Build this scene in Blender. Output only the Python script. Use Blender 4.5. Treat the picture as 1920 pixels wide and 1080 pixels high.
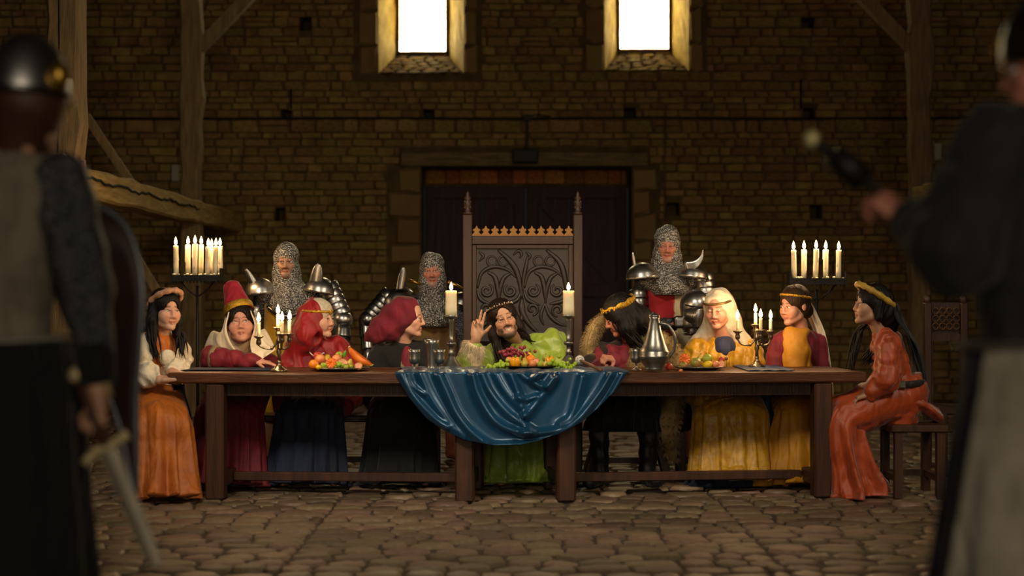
import bpy, math, random
import numpy as np
from mathutils import Matrix, Vector
random.seed(7); RNG = np.random.default_rng(11)
scene = bpy.context.scene
COL = scene.collection
for _o in list(bpy.data.objects): bpy.data.objects.remove(_o)

# ------------------------------------------------------------------ camera
F = 2926.0            # focal length in pixels of the 1920x1080 frame
CAMH = 1.267          # eye height in metres
V0 = 550.0            # horizon row
cam_d = bpy.data.cameras.new('camera'); cam = bpy.data.objects.new('camera', cam_d); COL.objects.link(cam)
cam_d.sensor_width = 36.0; cam_d.lens = 36.0*F/1920.0
cam_d.shift_y = (V0-540.0)/1920.0
cam_d.clip_start = .1; cam_d.clip_end = 100
cam_d.dof.use_dof = True; cam_d.dof.focus_distance = 10.7; cam_d.dof.aperture_fstop = 1.25
cam.location = (0, 0, CAMH); cam.rotation_euler = (math.pi/2, 0, 0)
scene.camera = cam
# ------------------------------------------------------------------ colour management
vs = scene.view_settings
vs.view_transform = 'Standard'; vs.look = 'None'; vs.gamma = 1.0; vs.use_curve_mapping = False
vs.exposure = 0.0
# ------------------------------------------------------------------ world: dim evening air of the barn
w = bpy.data.worlds.new('world'); scene.world = w; w.use_nodes = True
bg = w.node_tree.nodes['Background']; bg.inputs[0].default_value = (.85, .92, 1.0, 1); bg.inputs[1].default_value = .012

def lamp(name, kind, loc, energy, color, size=1.0, size_y=None, target=None, spread=None, radius=None):
    d = bpy.data.lights.new(name, kind); d.energy = energy; d.color = color
    o = bpy.data.objects.new(name, d); COL.objects.link(o); o.location = loc
    if kind == 'AREA':
        d.size = size
        if size_y: d.shape = 'RECTANGLE'; d.size_y = size_y
        if spread: d.spread = spread
    if radius is not None: d.shadow_soft_size = radius
    if target is not None:
        o.rotation_euler = (Vector(target)-Vector(loc)).to_track_quat('-Z', 'Y').to_euler()
    return o
# added key, side and fill lamps, out of view above, beside and behind the camera
lamp('added_key_light', 'AREA', (-2.0, 3.4, 5.9), 34, (1.0, .87, .68), 2.2, 1.6, (-.2, 10.3, .8), math.radians(48))  # unseen key lamp, added to light the people at the table
lamp('added_side_light', 'AREA', (4.6, 5.0, 5.4), 34, (1.0, .84, .6), 1.4, 1.2, (-.6, 10.6, 1.0), math.radians(75))  # unseen lamp, added to reach the table and left beam from the right
lamp('added_front_fill', 'AREA', (1.0, -3.5, 3.0), 76, (1.0, .84, .62), 4.5, 3.5, (0, 10, 2.4), math.radians(120))  # broad front fill, added to lift the back wall and the guards

# ------------------------------------------------------------------ helpers
A3 = lambda *v: np.array(v, dtype=float)
def P(u, v, Y):                       # photo pixel at a known depth -> metres
    return A3((u-960.0)*Y/F, Y, CAMH-(v-V0)*Y/F)
def onZ(u, v, z):                     # photo pixel lying on a horizontal plane
    return P(u, v, (CAMH-z)*F/(v-V0))
def hx(s):
    s = s.lstrip('#'); c = [int(s[i:i+2], 16)/255 for i in (0, 2, 4)]
    return tuple(((x/12.92) if x <= .04045 else ((x+.055)/1.055)**2.4) for x in c)+(1.0,)

MATS = {}
def mat(name, color, rough=.6, metal=0.0, var=.25, scale=8.0, bump=.0, bscale=60.0, sheen=0.0, color2=None, emit=None, es=0,
        vcol=False, island=False, ivar=(.6, 1.3), sss=0.0, sssr=(.01, .005, .003), stretch=None, coat=0.0, trans=0.0, wrinkle=0.0, spec=.5, voro=0.0):
    if name in MATS: return MATS[name]
    m = bpy.data.materials.new(name); m.use_nodes = True; MATS[name] = m
    nt = m.node_tree; N = nt.nodes; L = nt.links; b = N['Principled BSDF']
    c1 = hx(color) if isinstance(color, str) else color
    b.inputs['Roughness'].default_value = rough; b.inputs['Metallic'].default_value = metal
    b.inputs['Specular IOR Level'].default_value = spec
    if sheen: b.inputs['Sheen Weight'].default_value = sheen; b.inputs['Sheen Roughness'].default_value = .4
    if coat: b.inputs['Coat Weight'].default_value = coat; b.inputs['Coat Roughness'].default_value = .25
    if trans: b.inputs['Transmission Weight'].default_value = trans
    if sss:
        b.inputs['Subsurface Weight'].default_value = sss; b.inputs['Subsurface Radius'].default_value = sssr
        b.inputs['Subsurface Scale'].default_value = 1.0
    tc = N.new('ShaderNodeTexCoord'); src = tc.outputs['Object']
    if stretch:
        mp = N.new('ShaderNodeMapping'); mp.inputs['Scale'].default_value = stretch; L.new(src, mp.inputs[0]); src = mp.outputs[0]
    no = N.new('ShaderNodeTexNoise'); no.inputs['Scale'].default_value = scale; no.inputs['Detail'].default_value = 5
    L.new(src, no.inputs['Vector'])
    mix = N.new('ShaderNodeMix'); mix.data_type = 'RGBA'
    if color2: c2 = hx(color2) if isinstance(color2, str) else color2
    else: c2 = tuple(x*(1-var) for x in c1[:3])+(1,)
    mix.inputs[6].default_value = c1; mix.inputs[7].default_value = c2
    mr = N.new('ShaderNodeMapRange'); mr.inputs[1].default_value = .35; mr.inputs[2].default_value = .65
    L.new(no.outputs[0], mr.inputs[0]); L.new(mr.outputs[0], mix.inputs[0])
    outc = mix.outputs[2]
    if island:
        g = N.new('ShaderNodeNewGeometry'); oi = N.new('ShaderNodeObjectInfo')
        ad = N.new('ShaderNodeMath'); ad.operation = 'ADD'; L.new(g.outputs['Random Per Island'], ad.inputs[0]); L.new(oi.outputs['Random'], ad.inputs[1])
        fr = N.new('ShaderNodeMath'); fr.operation = 'FRACT'; L.new(ad.outputs[0], fr.inputs[0])
        hsv = N.new('ShaderNodeHueSaturation')
        r1 = N.new('ShaderNodeMapRange'); r1.inputs[3].default_value = ivar[0]; r1.inputs[4].default_value = ivar[1]; L.new(fr.outputs[0], r1.inputs[0]); L.new(r1.outputs[0], hsv.inputs['Value'])
        m2 = N.new('ShaderNodeMath'); m2.operation = 'MULTIPLY'; m2.inputs[1].default_value = 7.31; L.new(fr.outputs[0], m2.inputs[0])
        f2 = N.new('ShaderNodeMath'); f2.operation = 'FRACT'; L.new(m2.outputs[0], f2.inputs[0])
        r2 = N.new('ShaderNodeMapRange'); r2.inputs[3].default_value = .475; r2.inputs[4].default_value = .515; L.new(f2.outputs[0], r2.inputs[0]); L.new(r2.outputs[0], hsv.inputs['Hue'])
        L.new(outc, hsv.inputs['Color']); outc = hsv.outputs[0]
    if vcol:
        at = N.new('ShaderNodeAttribute'); at.attribute_name = 'Col'
        mm = N.new('ShaderNodeMix'); mm.data_type = 'RGBA'; mm.blend_type = 'MULTIPLY'; mm.inputs[0].default_value = 1
        L.new(at.outputs[0], mm.inputs[6]); L.new(outc, mm.inputs[7]); outc = mm.outputs[2]
    L.new(outc, b.inputs['Base Color'])
    if emit:
        b.inputs['Emission Color'].default_value = hx(emit) if isinstance(emit, str) else emit; b.inputs['Emission Strength'].default_value = es
    if bump:
        n2 = N.new('ShaderNodeTexNoise'); n2.inputs['Scale'].default_value = bscale; n2.inputs['Detail'].default_value = 4; L.new(src, n2.inputs['Vector'])
        bp = N.new('ShaderNodeBump'); bp.inputs['Strength'].default_value = bump; bp.inputs['Distance'].default_value = .01
        L.new(n2.outputs[0], bp.inputs['Height'])
        if voro:
            n2.mute = True
            vo = N.new('ShaderNodeTexVoronoi'); vo.inputs['Scale'].default_value = voro; L.new(tc.outputs['Object'], vo.inputs['Vector'])
            L.new(vo.outputs['Distance'], bp.inputs['Height'])
            rr = N.new('ShaderNodeMapRange'); rr.inputs[1].default_value = .2; rr.inputs[2].default_value = .62; rr.inputs[3].default_value = 1.0; rr.inputs[4].default_value = .27
            L.new(vo.outputs['Distance'], rr.inputs[0])
            mv = N.new('ShaderNodeMix'); mv.data_type = 'RGBA'; mv.blend_type = 'MULTIPLY'; mv.inputs[0].default_value = 1
            L.new(outc, mv.inputs[6]); L.new(rr.outputs[0], mv.inputs[7]); L.new(mv.outputs[2], b.inputs['Base Color'])
        last = bp
        if wrinkle:
            n3 = N.new('ShaderNodeTexNoise'); n3.inputs['Scale'].default_value = 7; n3.inputs['Detail'].default_value = 1.5; n3.inputs['Distortion'].default_value = .6
            mw = N.new('ShaderNodeMapping'); mw.inputs['Scale'].default_value = (1.6, 1.6, .7); L.new(tc.outputs['Object'], mw.inputs[0]); L.new(mw.outputs[0], n3.inputs['Vector'])
            rg = n3
            b2 = N.new('ShaderNodeBump'); b2.inputs['Strength'].default_value = wrinkle; b2.inputs['Distance'].default_value = .09
            L.new(rg.outputs[0], b2.inputs['Height']); L.new(bp.outputs[0], b2.inputs['Normal']); last = b2
        L.new(last.outputs[0], b.inputs['Normal'])
    return m

ORG = {}
def _finish(o, loc, m, parent, label, cat, group, kind):
    base = ORG[parent.name] if parent is not None else A3(0, 0, 0)
    o.location = tuple(loc-base)
    if parent is not None: o.parent = parent
    COL.objects.link(o); ORG[o.name] = np.array(loc, float)
    if m is not None and o.type == 'MESH': o.data.materials.append(m)
    if label: o['label'] = label
    if cat: o['category'] = cat
    if group: o['group'] = group
    if kind: o['kind'] = kind
    return o
def thing(name, loc, label, cat, group=None):
    o = bpy.data.objects.new(name, None); o.empty_display_size = .1
    return _finish(o, np.array(loc, float), None, None, label, cat, group, None)
def mesh_data(name, V, Fc, smooth):
    V = np.asarray(V, dtype=np.float32)
    me = bpy.data.meshes.new(name)
    if isinstance(Fc, np.ndarray):
        n = len(Fc); me.vertices.add(len(V)); me.vertices.foreach_set('co', V.ravel())
        k = Fc.shape[1]; me.loops.add(n*k); me.loops.foreach_set('vertex_index', Fc.astype(np.int32).ravel())
        me.polygons.add(n); me.polygons.foreach_set('loop_start', np.arange(0, n*k, k, dtype=np.int32))
        me.update(calc_edges=True)
    else:
        me.from_pydata([tuple(map(float, v)) for v in V], [], Fc); me.update()
    me.polygons.foreach_set('use_smooth', np.full(len(me.polygons), bool(smooth)))
    return me
def obj(name, V, Fc, m, parent=None, loc=None, label=None, cat=None, group=None, kind=None, smooth=True, col=None):
    V = np.asarray(V, float)
    if loc is None: loc = ORG[parent.name] if parent is not None else A3(V[:, 0].mean(), V[:, 1].mean(), V[:, 2].min())
    loc = np.array(loc, float)
    me = mesh_data(name, V-loc, Fc, smooth)
    if col is not None:
        a = me.color_attributes.new('Col', 'FLOAT_COLOR', 'POINT')
        c = np.ones((len(V), 4), np.float32); c[:, :3] = col; a.data.foreach_set('color', c.ravel())
    o = bpy.data.objects.new(name, me)
    return _finish(o, loc, m, parent, label, cat, group, kind)
def copy_tree(o, loc, label=None, scale=None, rotz=None, group=None, parent=None):
    c = o.copy(); COL.objects.link(c); c.location = loc; c.parent = parent
    if scale is not None: c.scale = scale if hasattr(scale, '__len__') else (scale,)*3
    if rotz is not None: c.rotation_euler = (0, 0, rotz)
    if label: c['label'] = label
    if group: c['group'] = group
    for ch in o.children:
        d = ch.copy(); COL.objects.link(d); d.parent = c
        for g in ch.children:
            e = g.copy(); COL.objects.link(e); e.parent = d
    return c
def inst(name, me, m, parent, loc, scale=(1, 1, 1), rot=(0, 0, 0), kind=None):
    """a piece sharing mesh data; loc in world metres"""
    o = bpy.data.objects.new(name, me)
    base = ORG[parent.name] if parent is not None else A3(0, 0, 0)
    o.location = tuple(np.array(loc)-base); o.scale = scale; o.rotation_euler = rot
    if parent is not None: o.parent = parent
    COL.objects.link(o); ORG[o.name] = np.array(loc, float)
    if m is not None and not me.materials: me.materials.append(m)
    return o

def rot3(yaw=0, pitch=0, roll=0):
    return np.array(Matrix.Rotation(math.radians(yaw), 3, 'Z') @ Matrix.Rotation(math.radians(pitch), 3, 'X') @ Matrix.Rotation(math.radians(roll), 3, 'Y'))
def nrm(v):
    v = np.asarray(v, float); n = np.linalg.norm(v); return v/n if n > 1e-9 else v
def catmull(pts, n):
    pts = np.asarray(pts, float); m = len(pts)
    if m == 2: return pts[0]+(pts[1]-pts[0])*np.linspace(0, 1, n)[:, None]
    p = np.vstack([2*pts[0]-pts[1], pts, 2*pts[-1]-pts[-2]]); out = []
    for t in np.linspace(0, m-1, n):
        i = min(int(t), m-2); f = t-i; a, b, c, d = p[i:i+4]
        out.append(.5*((2*b)+(c-a)*f+(2*a-5*b+4*c-d)*f*f+(3*b-a-3*c+d)*f**3))
    return np.array(out)

class MB:
    """collects shapes that belong to one mesh"""
    def __init__(s): s.v = []; s.f = []; s.n = 0
    def add(s, V, Fc):
        V = np.asarray(V, float); s.v.append(V); s.f += [tuple(int(i)+s.n for i in q) for q in Fc]; s.n += len(V); return s
    def box(s, c, size, R=None, taper=1.0, bev=0.0):
        hx_, hy, hz = np.asarray(size)/2.0
        if bev > 0:
            b = min(bev, hx_*.9, hy*.9, hz*.9); V = []; ring = []
            for z, ins in ((-hz, b), (-hz+b, 0), (hz-b, 0), (hz, b)):
                r = [(-hx_+b, -hy+ins), (hx_-b, -hy+ins), (hx_-ins, -hy+b), (hx_-ins, hy-b), (hx_-b, hy-ins), (-hx_+b, hy-ins), (-hx_+ins, hy-b), (-hx_+ins, -hy+b)]
                ring.append(range(len(V), len(V)+8)); V += [(x, y, z) for x, y in r]
            Fc = [tuple(reversed(ring[0])), tuple(ring[3])]
            for a, c_ in zip(ring[:-1], ring[1:]):
                for i in range(8): Fc.append((a[i], a[(i+1) % 8], c_[(i+1) % 8], c_[i]))
            V = np.array(V)
        else:
            V = np.array([(x, y, z) for z in (-hz, hz) for y in (-hy, hy) for x in (-hx_, hx_)])
            Fc = [(0, 2, 3, 1), (4, 5, 7, 6), (0, 1, 5, 4), (2, 6, 7, 3), (0, 4, 6, 2), (1, 3, 7, 5)]
        if taper != 1.0:
            t = (V[:, 2]+hz)/(2*hz); V[:, :2] *= (1+(taper-1)*t)[:, None]
        if R is not None: V = V @ np.asarray(R).T
        return s.add(V+np.asarray(c), Fc)
    def bar(s, a, b, w, h, up=(0, 0, 1)):
        a = np.asarray(a, float); b = np.asarray(b, float); d = nrm(b-a); u = np.asarray(up, float)
        if abs(d @ nrm(u)) > .95: u = A3(0, 1, 0)
        x = nrm(np.cross(d, u)); z = np.cross(x, d)
        return s.box((a+b)/2, (w, np.linalg.norm(b-a), h), np.column_stack([x, d, z]))
    def lathe(s, prof, c=(0, 0, 0), n=24, R=None, cap=True):
        prof = np.asarray(prof, float); m = len(prof); th = np.arange(n)*2*math.pi/n
        V = np.zeros((m*n, 3)); V[:, 0] = (prof[:, 0][:, None]*np.cos(th)).ravel(); V[:, 1] = (prof[:, 0][:, None]*np.sin(th)).ravel(); V[:, 2] = np.repeat(prof[:, 1], n)
        Fc = [(i*n+j, i*n+(j+1) % n, (i+1)*n+(j+1) % n, (i+1)*n+j) for i in range(m-1) for j in range(n)]
        if cap: Fc += [tuple(range(n-1, -1, -1)), tuple(range((m-1)*n, m*n))]
        if R is not None: V = V @ np.asarray(R).T
        return s.add(V+np.asarray(c), Fc)
    def ell(s, c, r, R=None, n=16, m=10):
        a = np.linspace(-math.pi/2, math.pi/2, m)
        V = np.array([(math.cos(t)*math.cos(p), math.cos(t)*math.sin(p), math.sin(t)) for t in a[1:-1] for p in np.arange(n)*2*math.pi/n]+[(0, 0, -1), (0, 0, 1)])*np.asarray(r)
        k = m-2; Fc = [(i*n+j, i*n+(j+1) % n, (i+1)*n+(j+1) % n, (i+1)*n+j) for i in range(k-1) for j in range(n)]
        Fc += [(k*n, (j+1) % n, j) for j in range(n)]+[(k*n+1, (k-1)*n+j, (k-1)*n+(j+1) % n) for j in range(n)]
        if R is not None: V = V @ np.asarray(R).T
        return s.add(V+np.asarray(c), Fc)
    def tube(s, pts, r, n=8, cap=True, flat=1.0, up=(0, 0, 1)):
        pts = np.asarray(pts, float); m = len(pts); r = np.broadcast_to(np.asarray(r, float), (m,))
        T = np.gradient(pts, axis=0); u = np.asarray(up, float); V = []
        prev = None
        for i in range(m):
            t = nrm(T[i])
            x = np.cross(t, u) if prev is None else prev-t*(prev @ t)
            if np.linalg.norm(x) < 1e-4: x = np.cross(t, A3(0, 1, .1))
            x = nrm(x); prev = x; y = np.cross(t, x)
            for j in range(n):
                a = 2*math.pi*j/n; V.append(pts[i]+r[i]*(x*math.cos(a)+y*math.sin(a)*flat))
        Fc = [(i*n+j, i*n+(j+1) % n, (i+1)*n+(j+1) % n, (i+1)*n+j) for i in range(m-1) for j in range(n)]
        if cap: Fc += [tuple(range(n-1, -1, -1)), tuple(range((m-1)*n, m*n))]
        return s.add(V, Fc)
    def grid(s, G):
        G = np.asarray(G, float); a, b = G.shape[:2]
        return s.add(G.reshape(-1, 3), [(i*b+j, i*b+j+1, (i+1)*b+j+1, (i+1)*b+j) for i in range(a-1) for j in range(b-1)])
    def sheet(s, G, th):
        """a cloth sheet with thickness"""
        G = np.asarray(G, float); dx = np.gradient(G, axis=1); dy = np.gradient(G, axis=0); nn = np.cross(dx, dy)
        nn /= np.maximum(np.linalg.norm(nn, axis=2, keepdims=True), 1e-9); B = G+nn*th; a, b = G.shape[:2]; N = a*b
        Fc = [(i*b+j, i*b+j+1, (i+1)*b+j+1, (i+1)*b+j) for i in range(a-1) for j in range(b-1)]
        Fc += [tuple(N+k for k in reversed(q)) for q in list(Fc)]
        edge = [j for j in range(b)]+[i*b+b-1 for i in range(1, a)]+[(a-1)*b+j for j in range(b-2, -1, -1)]+[i*b for i in range(a-2, 0, -1)]
        for p, q in zip(edge, edge[1:]+edge[:1]): Fc.append((q, p, N+p, N+q))
        return s.add(np.vstack([G.reshape(-1, 3), B.reshape(-1, 3)]), Fc)
    def loft(s, rings, cap=True):
        n = len(rings[0]); m = len(rings); V = np.vstack(rings)
        Fc = [(i*n+j, i*n+(j+1) % n, (i+1)*n+(j+1) % n, (i+1)*n+j) for i in range(m-1) for j in range(n)]
        if cap: Fc += [tuple(range(n-1, -1, -1)), tuple(range((m-1)*n, m*n))]
        return s.add(V, Fc)
    def build(s, name, m, parent=None, smooth=True, **kw):
        return obj(name, np.vstack(s.v), s.f, m, parent, smooth=smooth, **kw)
    def data(s, name, smooth=True): return mesh_data(name, np.vstack(s.v), s.f, smooth)

class SDF:
    """signed distance field on a rectilinear grid (finer around given spots), meshed with surface nets"""
    def __init__(s, lo, hi, h, fine=()):
        s.ax = []
        for a in range(3):
            x = lo[a]; L = [x]; iv = [(c[a]-r, c[a]+r, hf) for c, r, hf in fine]
            while x < hi[a]:
                st = h
                for l_, h_, hf in iv:
                    if l_-h <= x <= h_: st = min(st, hf)
                x += st; L.append(x)
            s.ax.append(np.array(L))
        s.D = np.full([len(a) for a in s.ax], 1.0, np.float32)
    def _loc(s, lo, hi):
        sl = tuple(slice(max(0, np.searchsorted(a, l_)), min(len(a), np.searchsorted(a, h_)+1)) for a, l_, h_ in zip(s.ax, lo, hi))
        X = s.ax[0][sl[0]][:, None, None].astype(np.float32); Y = s.ax[1][sl[1]][None, :, None].astype(np.float32); Z = s.ax[2][sl[2]][None, None, :].astype(np.float32)
        return sl, X, Y, Z
    def put(s, sl, d, k, mode):
        D = s.D[sl]
        if D.size == 0: return
        if mode == 'u':
            if k > 0:
                h = np.clip(.5+.5*(D-d)/k, 0, 1); s.D[sl] = D*(1-h)+d*h-k*h*(1-h)
            else: s.D[sl] = np.minimum(D, d)
        else:
            if k > 0:
                h = np.clip(.5-.5*(D+d)/k, 0, 1); s.D[sl] = D*(1-h)-d*h+k*h*(1-h)
            else: s.D[sl] = np.maximum(D, -d)
    def ell(s, c, r, R=None, k=.02, mode='u'):
        c = np.asarray(c, float); r = np.asarray(r, float); m = r.max()+max(k, .03)+.02
        sl, X, Y, Z = s._loc(c-m, c+m); x, y, z = X-c[0], Y-c[1], Z-c[2]
        if R is not None:
            x, y, z = (R[0, 0]*x+R[1, 0]*y+R[2, 0]*z, R[0, 1]*x+R[1, 1]*y+R[2, 1]*z, R[0, 2]*x+R[1, 2]*y+R[2, 2]*z)
        k0 = np.sqrt((x/r[0])**2+(y/r[1])**2+(z/r[2])**2); k1 = np.sqrt((x/r[0]**2)**2+(y/r[1]**2)**2+(z/r[2]**2)**2)
        s.put(sl, (k0*(k0-1)/np.maximum(k1, 1e-6)).astype(np.float32), k, mode); return s
    def cap(s, a, b, ra, rb=None, k=.02, mode='u', flat=None):
        """tapered capsule; flat=(axis, factor) squashes it across the given direction"""
        a = np.asarray(a, float); b = np.asarray(b, float); rb = ra if rb is None else rb
        m = max(ra, rb)*(1.0 if flat is None else max(1, 1/flat[1]))+max(k, .03)+.02
        sl, X, Y, Z = s._loc(np.minimum(a, b)-m, np.maximum(a, b)+m); d = b-a; L = max(d @ d, 1e-9)
        x, y, z = X-a[0], Y-a[1], Z-a[2]
        t = np.clip((x*d[0]+y*d[1]+z*d[2])/L, 0, 1)
        x, y, z = x-t*d[0], y-t*d[1], z-t*d[2]; q = x*x+y*y+z*z; f = 1.0
        if flat is not None:
            n, f = nrm(flat[0]), flat[1]; pn = x*n[0]+y*n[1]+z*n[2]; q = q+pn*pn*(1/(f*f)-1)
        s.put(sl, ((np.sqrt(q)-(ra+(rb-ra)*t))*(1 if f >= 1 else .5+.5*f)).astype(np.float32), k, mode); return s
    def chain(s, pts, rs, k=.02, mode='u'):
        for i in range(len(pts)-1): s.cap(pts[i], pts[i+1], rs[i], rs[i+1], k, mode)
        return s
    def box(s, c, half, R=None, rad=.01, k=.02, mode='u'):
        c = np.asarray(c, float); half = np.asarray(half, float); m = np.linalg.norm(half)+max(k, .03)+.02
        sl, X, Y, Z = s._loc(c-m, c+m); x, y, z = X-c[0], Y-c[1], Z-c[2]
        if R is not None:
            x, y, z = (R[0, 0]*x+R[1, 0]*y+R[2, 0]*z, R[0, 1]*x+R[1, 1]*y+R[2, 1]*z, R[0, 2]*x+R[1, 2]*y+R[2, 2]*z)
        qx, qy, qz = np.abs(x)-half[0]+rad, np.abs(y)-half[1]+rad, np.abs(z)-half[2]+rad
        d = np.sqrt(np.maximum(qx, 0)**2+np.maximum(qy, 0)**2+np.maximum(qz, 0)**2)+np.minimum(np.maximum(qx, np.maximum(qy, qz)), 0)-rad
        s.put(sl, d.astype(np.float32), k, mode); return s
    def above(s, z0, k=.0):        # cut away everything below z0
        s.put((slice(None),)*3, (s.ax[2][None, None, :]-z0).astype(np.float32)+0*s.D, k, 'c'); return s
    def half(s, pt, n, k=.0):      # cut away the side the normal points to
        n = nrm(n); X, Y, Z = s.ax[0][:, None, None], s.ax[1][None, :, None], s.ax[2][None, None, :]
        d = -((X-pt[0])*n[0]+(Y-pt[1])*n[1]+(Z-pt[2])*n[2])
        s.put((slice(None),)*3, d.astype(np.float32), k, 'c'); return s
    def warp(s, fn):
        near = np.abs(s.D) < .09
        i, j, k = np.nonzero(near)
        s.D[i, j, k] += fn(s.ax[0][i], s.ax[1][j], s.ax[2][k]).astype(np.float32); return s
    def mesh(s):
        D = s.D.copy()
        D[0], D[-1], D[:, 0], D[:, -1], D[:, :, 0], D[:, :, -1] = 1, 1, 1, 1, 1, 1
        S = D < 0; c = np.zeros([n-1 for n in D.shape], np.int8)
        for dx in (0, 1):
            for dy in (0, 1):
                for dz in (0, 1): c += S[dx:S.shape[0]-1+dx, dy:S.shape[1]-1+dy, dz:S.shape[2]-1+dz]
        M = (c > 0) & (c < 8); I = np.argwhere(M); vid = np.full(M.shape, -1, np.int64); vid[M] = np.arange(len(I))
        acc = np.zeros((len(I), 3)); cnt = np.zeros(len(I))
        cor = [(x, y, z) for x in (0, 1) for y in (0, 1) for z in (0, 1)]
        for p in cor:
            for ax_ in range(3):
                if p[ax_] == 1: continue
                q = list(p); q[ax_] = 1
                i1 = I+np.array(p); i2 = I+np.array(q)
                d1 = D[i1[:, 0], i1[:, 1], i1[:, 2]]; d2 = D[i2[:, 0], i2[:, 1], i2[:, 2]]
                m = (d1 < 0) != (d2 < 0)
                if not m.any(): continue
                t = (d1[m]/(d1[m]-d2[m]))[:, None]
                p1 = np.stack([s.ax[a][i1[m, a]] for a in range(3)], 1); p2 = np.stack([s.ax[a][i2[m, a]] for a in range(3)], 1)
                acc[m] += p1+(p2-p1)*t; cnt[m] += 1
        V = acc/np.maximum(cnt, 1)[:, None]; Q = []
        for a in range(3):
            b, c_ = (a+1) % 3, (a+2) % 3
            s0 = [slice(1, -1)]*3; s1 = [slice(1, -1)]*3; s0[a] = slice(0, -1); s1[a] = slice(1, None)
            A, B = S[tuple(s0)], S[tuple(s1)]; E = np.argwhere(A != B); off = np.ones(3, int); off[a] = 0; E = E+off
            ins = S[E[:, 0], E[:, 1], E[:, 2]]
            def cell(ob, oc):
                e = E.copy(); e[:, b] += ob; e[:, c_] += oc; return vid[e[:, 0], e[:, 1], e[:, 2]]
            q = np.stack([cell(-1, -1), cell(0, -1), cell(0, 0), cell(-1, 0)], 1)
            q[~ins] = q[~ins][:, ::-1]; Q.append(q)
        Q = np.vstack(Q)
        return V, Q
    def build(s, name, m, parent=None, colfn=None, smooth_passes=1, **kw):
        V, Q = s.mesh()
        # one pass of smoothing along the quads takes the grid steps off
        for _ in range(smooth_passes):
            sm = np.zeros_like(V); ct = np.zeros(len(V))
            for a, b in ((0, 1), (1, 2), (2, 3), (3, 0)):
                np.add.at(sm, Q[:, a], V[Q[:, b]]); np.add.at(ct, Q[:, a], 1)
            V = V*.6+.4*sm/np.maximum(ct, 1)[:, None]
        return obj(name, V, Q, m, parent, col=None if colfn is None else colfn(V), **kw)
# ================================================================== materials of the place
M_stone = mat('wall_stone', '#a08852', .95, var=.3, scale=6, bump=.6, bscale=40, island=True, ivar=(.8, 1.16), color2='#836c40', spec=.2)
M_mortar = mat('wall_mortar', '#6a5836', .95, var=.4, scale=5, bump=.5, bscale=50, spec=.2)
M_plaster = mat('lime_plaster', '#a8904a', .9, var=.3, scale=5, bump=.6, bscale=24, color2='#856c2e', spec=.2)
M_ashlar = mat('dressed_stone', '#937d4e', .95, var=.2, scale=4, bump=.4, bscale=40, island=True, ivar=(.85, 1.12), color2='#8a7448', spec=.2)
M_cobble = mat('cobble_stone', '#806c52', .5, var=.3, scale=7, bump=.5, bscale=35, island=True, color2='#6b5844')
M_earth = mat('earth_joint', '#4a3c2e', .85, var=.4, scale=9, bump=.6, bscale=40)
M_timber = mat('old_timber', '#8d7650', .8, var=.35, scale=5, bump=.5, bscale=18, color2='#6d5a3a', stretch=(6, 6, .7))
M_timberY = mat('old_timber_beam', '#b89c5e', .8, var=.35, scale=5, bump=.5, bscale=18, color2='#94793f', stretch=(6, .7, 6))
M_lintel = mat('lintel_timber', '#86744c', .85, var=.35, scale=5, bump=.5, bscale=18, color2='#5b4c30', stretch=(.7, 6, 6))
M_brick = mat('recess_brick', '#b47a40', .9, var=.3, scale=6, bump=.4, bscale=40, island=True, color2='#8a5426')
M_doorw = mat('door_wood', '#4a3436', .75, var=.3, scale=5, bump=.4, bscale=20, color2='#382629', stretch=(6, 6, .6))
M_black = mat('black_iron', '#15130f', .55, metal=.3, var=.3)
M_dark = mat('dark_hole', '#0c0a07', .95, var=.2)
M_white = mat('white_plate', '#b9b4a0', .5, var=.1)

YW = 18.5
# ---------------------------------------------------------------- floor of cobbles
fm = MB(); fm.add([(-9, -6, -.012), (9, -6, -.012), (9, 19.4, -.012), (-9, 19.4, -.012)], [(0, 1, 2, 3)])
floor = fm.build('floor', M_earth, loc=(0, 0, 0), kind='structure', label='dark earthen ground in the joints between the cobbles')
def unit_cobble(seed):
    r = np.random.default_rng(seed); V = []
    for z, s_ in ((-.5, 1.0), (.2, .985), (.43, .93), (.5, .72)):
        for i in range(6):
            a = math.pi/6+i*math.pi/3; sq = .5/max(abs(math.cos(a)), abs(math.sin(a)))**.75
            V.append((math.cos(a)*sq*s_+r.normal(0, .025), math.sin(a)*sq*s_+r.normal(0, .025), z+r.normal(0, .045)*(z > 0)))
    Fc = [(i*6+j, i*6+(j+1) % 6, (i+1)*6+(j+1) % 6, (i+1)*6+j) for i in range(3) for j in range(6)]+[tuple(range(18, 24))]
    return np.array(V), Fc
CB = [unit_cobble(i) for i in range(8)]
CBm = []
for V, Fc in CB:
    me = mesh_data('cobble', V, Fc, True); me.materials.append(M_cobble); CBm.append(me)
near, far = [], []
y = 6.2
while y < 18.3:
    dy = random.uniform(.13, .2) if y < 11 else random.uniform(.17, .24)
    for seg in ((-5.8, -1.06), (-1.06, 1.254), (1.254, 6.4)):
        x = seg[0]
        while x < seg[1]-.02:
            dx = min(random.uniform(.13, .27), seg[1]-x)
            if seg[1]-x-dx < .06: dx = seg[1]-x
            c = (x+dx/2, y+dy/2+random.uniform(-.012, .012)); u = 960+F*c[0]/c[1]; vv = V0+CAMH*F/c[1]
            item = (c[0], c[1], dx*.97, dy*.97, random.uniform(-.008, .008), random.randrange(8), random.uniform(-.1, .1))
            (near if (225 < u < 1745 and 930 < vv < 1078 and c[1] < 9.75) else far).append(item)
            x += dx
    y += dy
near.sort(key=lambda t: t[1]); far += near[300:]; near = near[:300]
for cx, cy, dx, dy, z, k, rz in near:
    inst('cobble', CBm[k], None, floor, (cx, cy, -.03+z), (dx, dy, .07), (0, 0, rz))
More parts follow.
